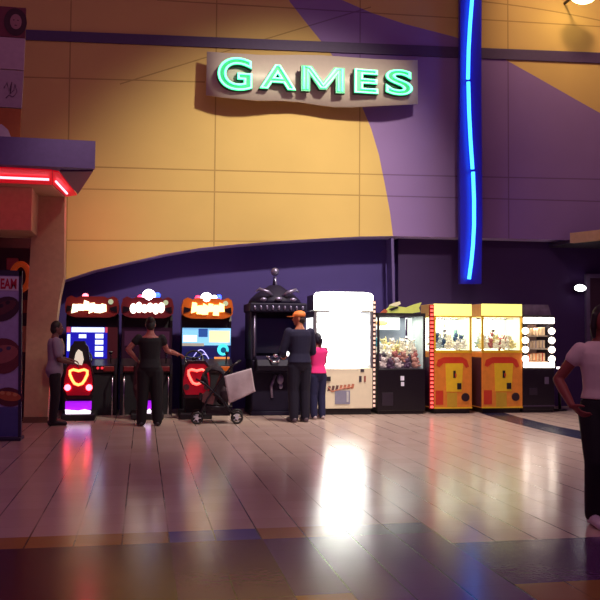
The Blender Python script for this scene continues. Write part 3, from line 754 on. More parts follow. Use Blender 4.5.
q = MB(mat('shelf_glow', 'ffffff', .3, emit=3.5, ecol='fffff4', noise=0))
for k in range(4): q.box(xl+.06, xr_-.06, .1, .6, z_w0+.04+.25*k, z_w0+.06+.25*k)
build_each(q, 'shelf', vm)
q = MB(mat('prize_glow', 'fdfdf6', .4, emit=2.6, ecol='fbfff8', noise=0))
for k in range(3):
    for j in range(4): q.ball((xl+.17+.22*j, .34, z_w0+.06+.25*k+.07), (.075, .07, .07), 10)
q.build('prize_row', vm)['kind'] = 'stuff'
q = MB(GLASS); q.box(xl+.05, xr_-.05, .02, .03, z_w0, z_w1); q.build('window_pane', vm)
q = MB(mat('header_glow', 'ffffff', .4, emit=6.5, ecol='fffff6', noise=0)); zz = Z(292)
q.prism([(xl+.0, z_w1+.01), (xr_-.0, z_w1+.01), (xr_-.0, zz-.06), (xr_-.04, zz-.015), (xr_-.18, zz), (xl+.18, zz), (xl+.04, zz-.015), (xl, zz-.06)], .0, .05); q.build('lit_header', vm)
q = MB(WHT); q.box(xl+.01, xr_-.01, .052, .7, z_w1+.01, zz-.05); q.build('header_box', vm)
q = MB(mat('header_seam', 'a8a294', .5)); q.box(xl, xl+.26, -.006, .0, z_w1-.012, z_w1+.012); q.box(xr_-.2, xr_, -.006, 0, z_w1-.012, z_w1+.012); build_each(q, 'header_seam', vm)
q = MB(mat('lit_ledge', 'ffffff', .4, emit=3, noise=0)); q.box(X(328), X(358), -.03, -.001, Z(368.5), Z(364)); q.build('lit_ledge', vm)
q = MB(mat('logo_dark', '6a4a4a', .5), mat('logo_red', 'c07a62', .5))
for k in range(7):
    x = X(329+3.9*k); s_ = .045; zz = Z(388.5-.35*k)
    q.use(mat('logo_dark' if k < 3 else 'logo_red', ''))
    q.prism([(x-.03, zz-s_), (x+.02, zz-s_*.8), (x+.035, zz+s_*.9), (x-.01, zz+s_)], -.006, -.001)
q.tube([(X(328), -.004, Z(387)), (X(332), -.004, Z(391.5)), (X(343), -.004, Z(388.5)), (X(352), -.004, Z(387))], .012, 6)
lg = q.build('logo', fp); lg['label'] = 'slanted red and brown logo'
q = MB(mat('flap_blue', '8a8aa4', .4)); q.box(X(335), X(350), -.012, -.001, Z(404), Z(390.5)); q.use(mat('flap_light', 'c8c8cc', .4)).box(X(346.5), X(348.5), -.016, -.011, Z(402), Z(391.5)); o = q.build('prize_flap', fp); o['label'] = 'blue grey prize flap'
q = MB(BM); q.box(X(326), X(330.5), -.03, -.001, Z(381), Z(376.5), .006); q.build('joystick', fp)
q = MB(mat('coin_grey', '57505c', .4, .5)); q.box(X(360.5), X(364), -.012, -.001, Z(372), Z(369)); q.box(X(359), X(361.5), -.012, -.001, Z(382), Z(376)); q.use(mat('coin_red', '9a5048', .4)).box(X(364), X(365.7), -.012, -.001, Z(382), Z(376)); build_each(q, 'coin_panel', fp)
q = MB(BM); q.box(xl+.02, xr_-.02, .05, .7, 0, .11); q.build('plinth', vm)
def led_strip(parent, x, y, z0, z1, w_, c1, c2, e, n_, name='led_strip'):
    q = MB(mat('led_back_'+c2, c2, .4)); q.box(x-w_/2, x+w_/2, y, y+.03, z0, z1)
    q.use(mat('led_'+c1, c1, .3, emit=e, noise=0))
    for k in range(n_):
        zz = z0+(z1-z0)*(k+.5)/n_; q.box(x-w_*.32, x+w_*.32, y-.012, y, zz-(z1-z0)/n_*.28, zz+(z1-z0)/n_*.28)
    return q.build(name, parent)
led_strip(vm, X(374), -.01, .12, Z(300), .055, 'f0c8b8', '3a2428', .7, 24)

# ---- claw machine builder
def plush_mesh(name, col, kind):
    m = mat('plush_'+col, col, .9, noise=.15, nscale=40, emit=.22); q = MB(m)  # slight self-glow stands in for light inside the cabinets
    q.ball((0, 0, .05), (.06, .055, .06), 10); q.ball((0, -.02, .13), (.05, .047, .047), 10)
    if kind == 0:
        for sx in (-1, 1): q.ball((sx*.04, -.015, .172), .02, 7)
    elif kind == 1:
        for sx in (-1, 1): q.ball((sx*.022, -.01, .2), (.013, .01, .045), 7)
    else:
        for sx in (-1, 1): q.cyl((sx*.035, -.015, .155), (sx*.045, -.015, .2), .02, .003, 7)
    for sx in (-1, 1):
        q.ball((sx*.06, -.03, .07), (.03, .022, .022), 7); q.ball((sx*.035, -.055, .015), (.024, .035, .022), 7)
    q.ball((0, -.06, .12), (.02, .016, .015), 7)
    q.use(mat('plush_eye', '120a10', .3, noise=0))
    for sx in (-1, 1): q.ball((sx*.02, -.062, .14), .007, 6)
    return q
PL = {}
def plush(col, kind, loc, sc, rot, label, group):
    key = (col, kind)
    if key not in PL:
        o = plush_mesh('plush_toy', col, kind).build('plush_toy'); PL[key] = o
    else:
        o = PL[key].copy(); C.objects.link(o)
    o.location = loc; o.scale = (sc,)*3; o.rotation_euler = rot
    return tag(o, label, 'plush toy', group)

YCM = 13.95
# black crane machine
cm = thing('crane_machine', 'black crane machine heaped with plush toys, fish shaped topper', 'crane machine', (fx(401.5, YCM), YCM, 0))
cx0 = cm.location.x
XX = lambda px, py=370: U(px, py, YCM).x-cx0
ZZ = lambda py: U(401, py, YCM).z
l_, r_ = XX(377.5), XX(425.5)
q = MB(BK); q.box(l_, r_, 0, .75, .06, ZZ(369), .015); q.box(l_+.03, r_-.03, .04, .7, 0, .07); lb = q.build('lower_cabinet', cm)
q = MB(BM)
for x in (l_, r_-.035):
    for y in (0, .715): q.box(x, x+.035, y, y+.035, ZZ(369), ZZ(316))
q.box(l_, r_, 0, .75, ZZ(316), ZZ(313)); q.box(l_, r_, .735, .75, ZZ(369), ZZ(316)); q.build('frame', cm)
q = MB(mat('crane_back_grey', '8a92a0', .5, emit=.25)); q.box(l_+.02, r_-.02, .71, .73, ZZ(369), ZZ(317)); q.use(mat('crane_back_light', 'dfe6dc', .4, emit=1.1, noise=.05)).box(XX(377.5), XX(409), .55, .58, ZZ(329.5), ZZ(316.5))
q.use(mat('crane_doodle', 'd8a060', .5, emit=.8)).ball((XX(390), .545, ZZ(322.5)), (.13, .004, .05), 10); q.use(mat('crane_back_light', '')).box(XX(419), XX(425), .66, .69, ZZ(345), ZZ(317)); q.build('lit_backdrop', cm)
q = MB(CHROME); q.box(XX(411), XX(413), .3, .32, ZZ(338), ZZ(317)); q.box(l_+.03, r_-.03, .29, .33, ZZ(317), ZZ(316)); q.ball((XX(412), .31, ZZ(338)), .04, 10)
for a in (0, 2.1, 4.2): q.tube([(XX(412), .31, ZZ(338)), (XX(412)+.09*math.cos(a), .31+.09*math.sin(a), ZZ(338)-.06), (XX(412)+.04*math.cos(a), .31+.04*math.sin(a), ZZ(338)-.14)], .008, 6)
q.build('claw', cm)
for nm, bx_ in (('front_pane', (l_+.035, r_-.035, .012, .018)), ('side_pane', (l_+.012, l_+.018, .035, .715)), ('lit_side_panel', (r_-.03, r_-.012, .035, .715))):  # emissive right side added in place of glass to brighten the inside
    q = MB(GLASS if 'pane' == nm[-4:] else mat('crane_side_lit', 'b8c4c0', .5, emit=.45, noise=.2, nscale=7)); q.box(*bx_, ZZ(369), ZZ(316)); q.build(nm, cm)
q = MB(mat('coin_silver', 'c8c0d0', .3, emit=.35)); q.box(XX(400.5), XX(404), -.012, .001, ZZ(380.5), ZZ(376)); q.box(XX(401), XX(404), -.012, .001, ZZ(386), ZZ(382)); q.build('coin_slot', lb)
q = MB(mat('flap_dark', '2a2030', .4)); q.box(XX(382), XX(393), -.01, .001, .15, .38, .004); q.build('prize_flap', lb)
# fish topper
def Fp(px, py): p = U(px, py, YCM+.25); return (p.x-cx0, p.z)
q = MB(mat('fish_green', 'b6b85a', .4, emit=.35, ecol='c8d070'))
q.prism([Fp(*p) for p in [(384, 312), (390, 305.5), (398, 306.5), (406, 307.5), (414, 304.5), (421, 302.5), (418.5, 308), (420, 312), (414, 312.8), (404, 315.2), (394, 316)]], .22, .28)
tp = q.build('fish_topper', cm); tp['label'] = 'green and yellow fish shaped topper'
q = MB(mat('fish_cream', 'd8cfae', .5, emit=.2)); q.prism([Fp(*p) for p in [(388, 305.5), (393, 303), (399, 301.5), (400, 304), (396, 306.5)]], .2, .22); q.use(mat('fish_orange', 'b0583c', .5)).prism([Fp(*p) for p in [(378.5, 313.5), (384, 309), (387, 311), (384, 315)]], .2, .22)
q.use(BM).prism([Fp(*p) for p in [(388, 309), (396, 306.5), (398, 308), (391, 311)]], .2, .215); q.build('fin', tp)
pw = ['e8e2d2', 'efe6cc', 'd8c8b8', 'e0d090', '3aa0b0', 'b07a70', 'a05a58', '6e4a5c', 'c8b0b0', '5a4058']
names = dict(e8e2d2='off-white', efe6cc='cream', d8c8b8='beige', e0d090='pale yellow', b07a70='dusty pink', a05a58='brick red', c8b0b0='pale pink')
names.update({'3aa0b0': 'teal', '6e4a5c': 'mauve', '5a4058': 'dark plum'})
q = MB(mat('heap_support', '5a4a58', .8)); q.prism([(.02, ZZ(368.5)), (.70, ZZ(368.5)), (.70, ZZ(352)), (.40, ZZ(357)), (.24, ZZ(367.5))], l_+.03, r_-.03, 'x'); q.build('heap_ramp', cm)
rs = random.Random(11)
def heap(rows, ox0, Y0, label_tail, group):
    for (y, z, xs_, cols, sc) in rows:
        for x in xs_:
            c_ = rs.choice(cols)
            plush(c_, rs.randrange(3), (ox0+x+rs.uniform(-.02, .02), Y0+y+rs.uniform(-.015, .015), z+rs.uniform(-.01, .015)), sc*rs.uniform(.9, 1.1),
                  (rs.uniform(-.3, .3), rs.uniform(-.35, .35), rs.uniform(-.8, .8)), '%s plush toy %s' % (names[c_], label_tail), group)
def lin_x(a, b_, n_): return [a+(b_-a)*k/(n_-1) for k in range(n_)]
low, high = ['b07a70', 'a05a58', '6e4a5c', 'c8b0b0', '5a4058', 'd8c8b8'], ['e8e2d2', 'efe6cc', 'e8e2d2', 'd8c8b8', 'e0d090']
heap([(.13, ZZ(368), lin_x(l_+.11, r_-.14, 5), low, 1), (.20, ZZ(361.5), lin_x(l_+.14, r_-.16, 5), low, 1), (.30, ZZ(355), lin_x(l_+.11, r_-.14, 5), high, 1.05),
      (.42, ZZ(350), lin_x(l_+.14, r_-.16, 5), high, 1.1)], cx0, YCM, 'in the heap inside the black crane machine', 'plush toys in the black crane machine')
plush('3aa0b0', 0, (cx0+XX(382), YCM+.34, ZZ(346.5)), .85, (0, 0, .3), 'teal plush toy high in the heap inside the black crane machine', 'plush toys in the black crane machine')

# yellow crane machines
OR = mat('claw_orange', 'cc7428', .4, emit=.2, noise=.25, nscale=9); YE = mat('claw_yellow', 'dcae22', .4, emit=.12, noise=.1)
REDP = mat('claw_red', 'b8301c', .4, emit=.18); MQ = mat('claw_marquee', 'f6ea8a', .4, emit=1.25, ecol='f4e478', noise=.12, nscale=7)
def claw(px0, px1, pxm, label, strip, side_label):
    r = thing('claw_machine', label, 'crane machine', (fx(pxm, YCM), YCM, 0), 0, 'yellow claw machines')
    o0 = r.location.x
    XA = lambda px, py=370: U(px, py, YCM).x-o0
    ZA = lambda py: U(pxm, py, YCM).z
    l, rr = XA(px0), XA(px1); W_ = rr-l; D = .72
    zb_, zs, zt0, zt1 = .09, ZA(352), ZA(316), ZA(304)
    q = MB(BM); q.box(l+.03, rr-.03, .05, D-.02, 0, zb_); q.build('plinth', r)
    q = MB(OR); q.box(l, rr, 0, D, zb_, zs, .012); lo_ = q.build('lower_cabinet', r); lo_['label'] = 'orange lower cabinet'
    q = MB(YE)
    for x in (l, rr-.035):
        for y in (0, D-.035): q.box(x, x+.035, y, y+.035, zs, zt0)
    q.box(l, rr, 0, .03, zs-.02, zs+.03); q.box(l, rr, 0, D, zt0-.02, zt0+.001); q.build('frame', r)
    q = MB(mat('marquee_side', 'd09a60', .5, emit=.15)); q.box(l, rr, .032, D, zt0, zt1, .01); q.build('marquee_box', r)
    q = MB(MQ); q.box(l, rr, 0, .03, zt0+.001, zt1, .008); q.build('marquee', r)['label'] = 'glowing yellow marquee'
    q = MB(mat('claw_back', 'f4f6dc', .5, emit=2.2, ecol='f4f8d8', noise=.1, nscale=8)); q.box(l+.03, rr-.03, D-.03, D-.01, zs, zt0); q.use(mat('claw_back_teal', '9ec8b0', .5, emit=.7)).box(rr-W_*.24, rr-W_*.08, D-.2, D-.18, zs+.22, zt0-.06); q.build('lit_backdrop', r)
    q = MB(mat('claw_floor', 'c8c4b8', .6)); q.box(l+.03, rr-.03, .03, D-.03, zs, zs+.02); q.build('bed', r)
    q = MB(CHROME); cx_ = l+W_*.45; q.box(l+.03, rr-.03, .3, .33, zt0-.06, zt0-.03); q.cyl((cx_, .315, zt0-.05), (cx_, .315, zt0-.25), .012, n=8); q.ball((cx_, .315, zt0-.26), .045, 10)
    for a in (.3, 2.4, 4.5): q.tube([(cx_, .315, zt0-.27), (cx_+.1*math.cos(a), .315+.1*math.sin(a), zt0-.33), (cx_+.05*math.cos(a), .315+.05*math.sin(a), zt0-.42)], .009, 6)
    q.build('claw', r)
    for nm, b_ in (('front_pane', (l+.035, rr-.035, .012, .018)), ('side_pane', (l+.012, l+.018, .035, D-.035)), ('lit_side_panel', (rr-.03, rr-.012, .035, D-.035))):  # right pane swapped for an added emissive panel that brightens the inside
        q = MB(GLASS if 'pane' == nm[-4:] else mat('claw_side_lit', 'e4e8c8', .5, emit=.7, noise=.2, nscale=7)); q.box(*b_, zs+.03, zt0-.02); q.build(nm, r)
    # lower front artwork: red arch, yellow plate, coin door, start button
    t = lambda u: l+W_*u
    def zz(v): return zs-(zs-zb_)*v       # 0 top .. 1 bottom
    q = MB(REDP); q.prism([(t(.06), zz(.24)), (t(.10), zz(.14)), (t(.26), zz(.09)), (t(.74), zz(.09)), (t(.86), zz(.14)), (t(.92), zz(.26)), (t(.84), zz(.28)), (t(.76), zz(.20)), (t(.24), zz(.20)), (t(.14), zz(.27))], -.006, .001); q.build('red_arch', lo_)
    q = MB(YE); q.prism([(t(.30), zz(.20)), (t(.76), zz(.20)), (t(.72), zz(.70)), (t(.32), zz(.70))], -.01, .001); q.use(mat('plate_ochre', 'c09628', .45, emit=.08)).box(t(.34), t(.60), -.008, .001, zz(.97), zz(.72)); q.build('front_plate', lo_)['label'] = 'yellow front plate'
    q = MB(BM); q.box(t(.50), t(.56), -.02, -.009, zz(.46), zz(.33)); q.use(REDP).box(t(.54), t(.575), -.024, -.009, zz(.44), zz(.38)); q.build('coin_slot', lo_)
    q = MB(BM); q.box(t(.60), t(.71), -.024, -.005, zz(.66), zz(.55), .005); q.build('joystick_box', lo_)
    q = MB(mat('claw_speaker', '2a1420', .5)); q.disc((t(.82), zz(.80)), .075, -.02, .001, 18); q.build('round_button', lo_)
    q = MB(REDP); q.box(t(.04), t(.24), -.005, .001, zz(.93), zz(.68)); q.build('red_patch', lo_)
    q = MB(YE); q.box(t(.0), t(1), -.007, .001, zz(1.0), zz(.975)); q.build('bottom_edge', lo_)
    q = MB(mat('side_purple', '4a2038', .4)); q.box(l-.006, l+.0, .03, D-.02, zb_+.02, zs-.1); q.build('side_skirt', lo_)
    if strip: led_strip(r, l-.045, -.01, .09, zt1-.02, .085, 'ff5a50', '8c1420', 1.7, 26)['label'] = 'red led strip'
    return r, o0, l, rr, zs, ZA
r1 = claw(434, 472, 453, 'yellow and orange claw machine edged by a red light strip', True, '')
r2 = claw(482, 522.5, 502, 'yellow and orange claw machine beside the bulb framed prize machine', False, '')
cw, ch = ['e8e2d2', 'efe6cc', '3a5070', 'e8e2d2', 'b8c8c8', 'efe6cc', 'e8e2d2'], ['e8e2d2', 'efe6cc', 'a05a58', 'e8e2d2', 'e0d090', 'b8c8c8', 'a05a58', 'efe6cc']
names.update({'3a5070': 'navy', 'b8c8c8': 'pale blue'})
for (r, o0, l, rr, zs, ZA), cols, tail, grp in ((r1, cw, 'inside the claw machine with red light strip', 'plush toys in the claw machine with red strip'), (r2, ch, 'inside the claw machine beside the bulb frame', 'plush toys in the second claw machine')):
    heap([(.14, zs+0.06, lin_x(l+.12, rr-.12, 4), cols, .85), (.27, zs+0.07, lin_x(l+.1, rr-.1, 4), cols, .95), (.26, zs+0.16, lin_x(l+.15, rr-.15, 3), cols, .9), (.42, zs+0.07, lin_x(l+.12, rr-.12, 4), cols, 1.2), (.42, zs+0.19, lin_x(l+.16, rr-.16, 3), cols, .95)], o0, YCM, tail, grp)

# bulb framed prize machine
pm = thing('prize_machine', 'black prize machine with window framed in white bulbs at the right end', 'prize machine', (fx(537, YCM), YCM, 0))
p0 = pm.location.x
XP = lambda px, py=370: U(px, py, YCM).x-p0
ZP = lambda py: U(537, py, YCM).z
l, rr = XP(522.5), XP(554.5)
q = MB(BK); q.box(l, rr, 0, .7, .05, ZP(368), .012); q.box(l+.02, rr-.02, .04, .66, 0, .06); pl_ = q.build('lower_cabinet', pm)
q = MB(BM); q.box(l, l+.1, 0, .7, ZP(368), ZP(317)); q.box(rr-.1, rr, 0, .7, ZP(368), ZP(317)); q.box(l, rr, .66, .7, ZP(368), ZP(317)); q.box(l, rr, 0, .7, ZP(318), ZP(315)); q.build('upper_cabinet', pm)
q = MB(mat('topper_grey', '6e6078', .4, noise=.5, nscale=7)); q.prism([(XP(524), ZP(315)), (XP(553), ZP(315)), (XP(550), ZP(304.5)), (XP(527), ZP(304.5))], .05, .5); q.build('topper', pm)
BUL = mat('bulb_white', 'fff6e8', .4, emit=5.5, ecol='ffeeda', noise=0)
q = MB(BUL); q.box(l+.01, rr-.01, -.04, -.0, ZP(323.5), ZP(317.5), .015); q.build('bulb_bar', pm)
q = MB(BUL); q.box(l+.01, rr-.01, -.04, -.0, ZP(367.5), ZP(362.5), .015); q.build('bulb_bar', pm)
for sx in (l+.055, rr-.055):
    for k in range(4):
        q = MB(BUL); q.ball((sx, -.01, ZP(331+9.3*k)), (.065, .05, .062), 12); q.build('bulb', pm)
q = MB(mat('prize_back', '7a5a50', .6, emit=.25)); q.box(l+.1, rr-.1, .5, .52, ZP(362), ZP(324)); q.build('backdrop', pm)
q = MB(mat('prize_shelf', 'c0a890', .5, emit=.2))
for k in range(3): q.box(l+.1, rr-.1, .06, .5, ZP(336.5+13*k), ZP(335.5+13*k))
build_each(q, 'shelf', pm)
q = MB(GLASS); q.box(l+.1, rr-.1, .01, .016, ZP(362), ZP(324)); q.build('window_pane', pm)
q = MB(mat('prize_coin', '7a708a', .3, .5)); q.box(XP(544.5), XP(548.5), -.015, .001, ZP(384), ZP(377), .004); q.build('coin_panel', pl_)
q = MB(mat('flap_dark', '')); q.box(XP(529), XP(537), -.012, .001, ZP(395), ZP(388), .004); q.build('prize_flap', pl_)
q = MB(mat('rail_grey', '5a4a64', .35, .5)); q.box(l, rr, -.012, .001, ZP(406.5), ZP(405.3)); q.build('kick_rail', pl_)
tiers = [(335, ['b09a80', '9a8272', 'c8b090'], 'tan'), (348, ['8e7a78', 'a08c88'], 'grey brown'), (361, ['d8482c', 'e0702e', 'b02c20'], 'orange red')]
for ti, (py, cols, nm) in enumerate(tiers):
    for k in range(3):
        q = MB(mat('prize_box_'+cols[k % len(cols)], cols[k % len(cols)], .5, emit=.25))  # faint emission brightens the boxes in place of light in the case
        w_ = (rr-l-.24)/3; x = l+.12+w_*(k+.5); zb_ = ZP(py+.4)
        q.box(-w_*.42, w_*.42, -.06, .06, 0, .13+.01*k, .006)
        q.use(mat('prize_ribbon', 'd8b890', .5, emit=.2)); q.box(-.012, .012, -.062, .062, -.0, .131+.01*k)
        o = q.build('prize_box'); o.location = (p0+x, YCM+.16, zb_+.002)
        tag(o, '%s prize box on the %s shelf of the bulb framed machine' % (nm, ('top', 'middle', 'bottom')[ti]), 'box', 'prize boxes on the %s shelf' % ('top', 'middle', 'bottom')[ti])
# small glowing lamp right of it
gl = thing('floor_ashtray_light', 'dim narrow dark post with small white light right of the bulb framed machine', 'post', (fx(559.5, 14.3), 14.3, 0))
q = MB(BK); q.cyl((0, 0, 0), (0, 0, .03), .13, n=16); q.cyl((0, 0, .03), (0, 0, fz(369, 14.3, 559)), .028, n=12); q.build('post', gl)
q = MB(mat('lamp_small', 'fff0f0', .4, emit=2.5, noise=0)); q.box(-.045, .045, -.04, .04, fz(369, 14.3, 559), fz(366.8, 14.3, 559), .008); q.build('light', gl)
gl.name = 'light_post'
# ================================================================== PEOPLE
def limb(q, pts, rad, n=12):
    P = [Vector(p) for p in pts]; pp, rr = [], []
    for k in range(len(P)-1):
        for j in range(4):
            t_ = j/4; pp.append(P[k].lerp(P[k+1], t_)); rr.append(rad[k]+(rad[k+1]-rad[k])*t_)
    pp.append(P[-1]); rr.append(rad[-1])
    q.tube(pp, rr, n)
    for p, r in zip(P, rad): q.ball(p, r, 10)
def hand(q, w_, d, pn, side, H, curl=.5):
    """w_: wrist, d: hand direction, pn: palm normal, thumb on 'side' of d x pn"""
    d = Vector(d).normalized(); pn = Vector(pn); pn = (pn-d*pn.dot(d)).normalized(); s = d.cross(pn)*side
    w_ = Vector(w_); k = H/1.7
    rings = [(w_+d*(a*k)+pn*0, s*(b*k), pn*(c_*k)) for a, b, c_ in ((-.01, .024, .02), (.02, .032, .017), (.055, .04, .015), (.085, .041, .012), (.094, .036, .009))]
    q.loft(rings, 14)
    for i, (off, L_) in enumerate(((.031, .07), (.011, .08), (-.010, .074), (-.030, .058))):
        b0 = w_+d*(.086*k)+s*(off*k); pts = [b0]; ang = .15; dirc = d
        for seg_, fr in enumerate((.45, .3, .25)):
            ang += curl*(.55+.12*i*.5) if seg_ else curl*.5
            dirc = d*math.cos(ang)+pn*math.sin(ang)+s*(off*.9); dirc.normalize()
            pts.append(pts[-1]+dirc*(L_*fr*k))
        q.tube(pts, [.0092*k, .009*k, .0085*k, .0072*k], 8); q.ball(pts[-1], .0076*k, 8)
    t0 = w_+d*(.025*k)+s*(.028*k); t1 = t0+(d*.6+s*.65+pn*.35).normalized()*(.04*k); t2 = t1+(d*.85+s*.2+pn*.45).normalized()*(.034*k)
    q.tube([t0, t1, t2], [.014*k, .011*k, .0085*k], 8); q.ball(t2, .0088*k, 8)
TR = [(.455, .058, .048, 0), (.50, .094, .066, -.004), (.53, .099, .070, -.006), (.57, .090, .062, -.002), (.615, .079, .054, 0), (.67, .084, .058, .002), (.73, .094, .064, .004), (.775, .099, .062, 0), (.81, .088, .050, -.004), (.833, .052, .038, -.006), (.86, .033, .034, -.004), (.885, .031, .033, .004)]
def person(label, cat, loc, rotz, H, skin, pose=None, shirt=None, trousers=None, sleeve=1.0, hair=None, hair_kind='short', head_yaw=0, head_pitch=0, wide=1.0, shoes='1a141c', vox=.0075, neckline=.835, extra=None, loose=1.0, legw=1.0, group=None, hem=.5):
    r = thing('person', label, cat, loc, rotz, group)
    S = H; J = dict(sh_r=(.105*wide, 0, .808), el_r=(.13*wide, -.01, .63), wr_r=(.135*wide, .03, .485), sh_l=(-.105*wide, 0, .808), el_l=(-.13*wide, -.01, .63), wr_l=(-.135*wide, .03, .485),
             hip_r=(.053, 0, .50), kn_r=(.055, .008, .28), an_r=(.055, -.012, .045), hip_l=(-.053, 0, .50), kn_l=(-.055, .008, .28), an_l=(-.055, -.012, .045), toe_r=(.065, .1, .012), toe_l=(-.065, .1, .012),
             hd_r=None, hd_l=None, pn_r=(-1, 0, 0), pn_l=(1, 0, 0), curl=.5)
    J.update(pose or {})
    g = lambda k: Vector(J[k])*S
    hc = Vector((0, .012, .931))*S
    Mh = Matrix.Rotation(head_yaw, 4, 'Z') @ Matrix.Rotation(head_pitch, 4, 'X')
    hp = lambda x, y, z: hc + Mh @ (Vector((x, y, z))*S)
    # body: one continuous skin surface
    q = MB(mat('tmpskin', 'ffffff'))
    q.trunk([(0, y*S, z*S, rx*S*wide*.95, ry*S*.95) for z, rx, ry, y in TR], 20)
    q.tube([Vector((0, -.002, .84))*S, Vector((0, .004, .90))*S], .032*S, 12)
    q.ball(hc, (.0435*S, .054*S, .066*S), 18, Mh); q.ball(hp(0, .016, -.028), (.034*S, .036*S, .036*S), 14, Mh); q.ball(hp(0, .032, -.052), (.017*S, .015*S, .012*S), 10, Mh)
    q.ball(hp(0, .056, -.012), (.0085*S, .013*S, .011*S), 10, Mh); q.tube([hp(0, .049, .012), hp(0, .060, -.012)], [.005*S, .007*S], 8)
    q.ball(hp(0, .047, -.034), (.014*S, .007*S, .0045*S), 8, Mh); q.ball(hp(0, .042, .02), (.03*S, .012*S, .006*S), 8, Mh)
    for sx in (-1, 1): q.ball(hp(sx*.044, -.004, -.006), (.006*S, .011*S, .018*S), 8, Mh)
    for sd, s_ in (('r', 1), ('l', -1)):
        e_, w2 = g('el_'+sd), g('wr_'+sd)
        limb(q, [g('sh_'+sd), g('sh_'+sd).lerp(e_, .45), e_, e_.lerp(w2, .3), w2], [.030*S*wide, .0275*S, .0235*S, .0245*S, .0165*S])
        dd = J['hd_'+sd] or tuple(g('wr_'+sd)-g('el_'+sd))
        hand(q, g('wr_'+sd), dd, J['pn_'+sd], s_*-1 if False else s_, S, J['curl'])
        k_, a_ = g('kn_'+sd), g('an_'+sd)
        limb(q, [g('hip_'+sd), k_, k_.lerp(a_, .28)+Vector((0, -.007*S, 0)), a_], [.05*S, .033*S, .034*S, .021*S])
        t_ = g('toe_'+sd); a = g('an_'+sd); heel = Vector((a.x, a.y-.022*S, t_.z+.012*S))
        q.tube([heel, (heel+t_)/2+Vector((0, 0, .012*S)), t_+Vector((0, 0, .008*S))], [.02*S, .022*S, .015*S], 10)
    SK = mat('skin_'+skin, skin, .55, noise=.06)
    body = remesh(q, 'body', SK, r, vox, 2)
    # eyes, mouth
    for sx in (-1, 1):
        q = MB(mat('eye_white', 'd8ccc8', .4)); q.ball(hp(sx*.017, .046, .004), (.008*S, .006*S, .005*S), 8, Mh); q.use(mat('eye_dark', '1a0e10', .3)); q.ball(hp(sx*.017, .0505, .004), (.0042*S, .003*S, .0042*S), 8, Mh); q.build('eye', r)
    q = MB(mat('lips', '7a3038', .5)); q.ball(hp(0, .0525, -.034), (.0135*S, .004*S, .003*S), 10, Mh); q.build('mouth', r)
    q = MB(mat('brow', '1c1014', .7))
    for sx in (-1, 1): q.ball(hp(sx*.018, .0515, .019), (.011*S, .004*S, .0025*S), 8, Mh)
    q.build('eyebrows', r)
    # clothes
    if shirt:
        q = MB(SK); e = .010*loose
        rows = [(z, rx, ry, y) for z, rx, ry, y in TR if hem < z < neckline]
        q.trunk([(0, y*S, z*S, (rx+e)*S*wide, (ry+e)*S) for z, rx, ry, y in rows], 22)
        for sd in 'rl':
            a, b_, c_ = g('sh_'+sd), g('el_'+sd), g('wr_'+sd); e2 = .008*loose*S
            if sleeve <= 0: q.ball(a*.96, (.036*S)+e2*.4, 12)
            elif sleeve < 1: m_ = a.lerp(b_, sleeve); limb(q, [a, m_], [.028*S*wide+e2, .029*S+e2])
            else: limb(q, [a, b_, b_.lerp(c_, .94)], [.029*S*wide+e2, .026*S+e2, .020*S+e2])
        remesh(q, 'shirt', mat('cloth_'+shirt, shirt, .85, noise=.12, nscale=8), r, .011, 3)
    if trousers:
        q = MB(SK)
        rows = [(z, rx, ry, y) for z, rx, ry, y in TR if z < .60]
        q.trunk([(0, y*S, z*S, (rx+.007)*S*wide, (ry+.007)*S) for z, rx, ry, y in rows], 22)
        for sd in 'rl': limb(q, [g('hip_'+sd), g('kn_'+sd), g('an_'+sd)], [.056*S*legw, .044*S*legw, .036*S*legw])
        remesh(q, 'trousers', mat('cloth_'+trousers, trousers, .85, noise=.12, nscale=8), r, .011, 3)
    for sd in 'rl':
        q = MB(SK); t_ = g('toe_'+sd); a = g('an_'+sd); heel = Vector((a.x, a.y-.024*S, t_.z+.012*S))
        q.tube([heel, (heel+t_)/2+Vector((0, 0, .012*S)), t_+Vector((0, .004*S, .008*S))], [.024*S, .026*S, .019*S], 12); q.ball(heel, .024*S, 10); q.ball(t_+Vector((0, .004*S, .008*S)), .019*S, 10)
        o = remesh(q, 'shoe', mat('shoe_'+shoes, shoes, .5), r, .008, 2)
        mn = min(v.co.z for v in o.data.vertices)
        if mn < .001 and abs(t_.z-.012*S) < .03:
            for v in o.data.vertices: v.co.z = max(v.co.z, .001)
    if hair:
        HM = mat('hair_'+hair, hair, .6, noise=.25, nscale=30); q = MB(SK)
        if hair_kind != 'cap':
            q.ball(hp(0, -.008, .012), (.0475*S, .0535*S, .062*S), 16, Mh); q.ball(hp(0, -.022, -.012), (.045*S, .042*S, .05*S), 14, Mh)
        else:
            q.ball(hp(0, -.020, -.012), (.0455*S, .040*S, .045*S), 14, Mh)
        if hair_kind == 'long':
            q.loft([(hp(0, -.034, 0), Mh.to_3x3() @ Vector((.044*S, 0, 0)), Mh.to_3x3() @ Vector((0, .028*S, 0))), (hp(0, -.04, -.06), Vector((.046*S, 0, 0)), Vector((0, .022*S, 0))), (hp(0, -.045, -.12), Vector((.03*S, 0, 0)), Vector((0, .016*S, 0)))], 14)
            for sx in (-1, 1): q.tube([hp(sx*.044, .01, .03), hp(sx*.05, .004, -.03), hp(sx*.044, .0, -.085)], [.013*S, .016*S, .009*S], 8)
        if hair_kind == 'bun': q.ball(hp(0, -.058, .03), .028*S, 12)
        if hair_kind == 'tail': q.tube([hp(0, -.055, .02), hp(0, -.085, -.01), hp(0, -.085, -.08)], [.016*S, .021*S, .008*S], 10)
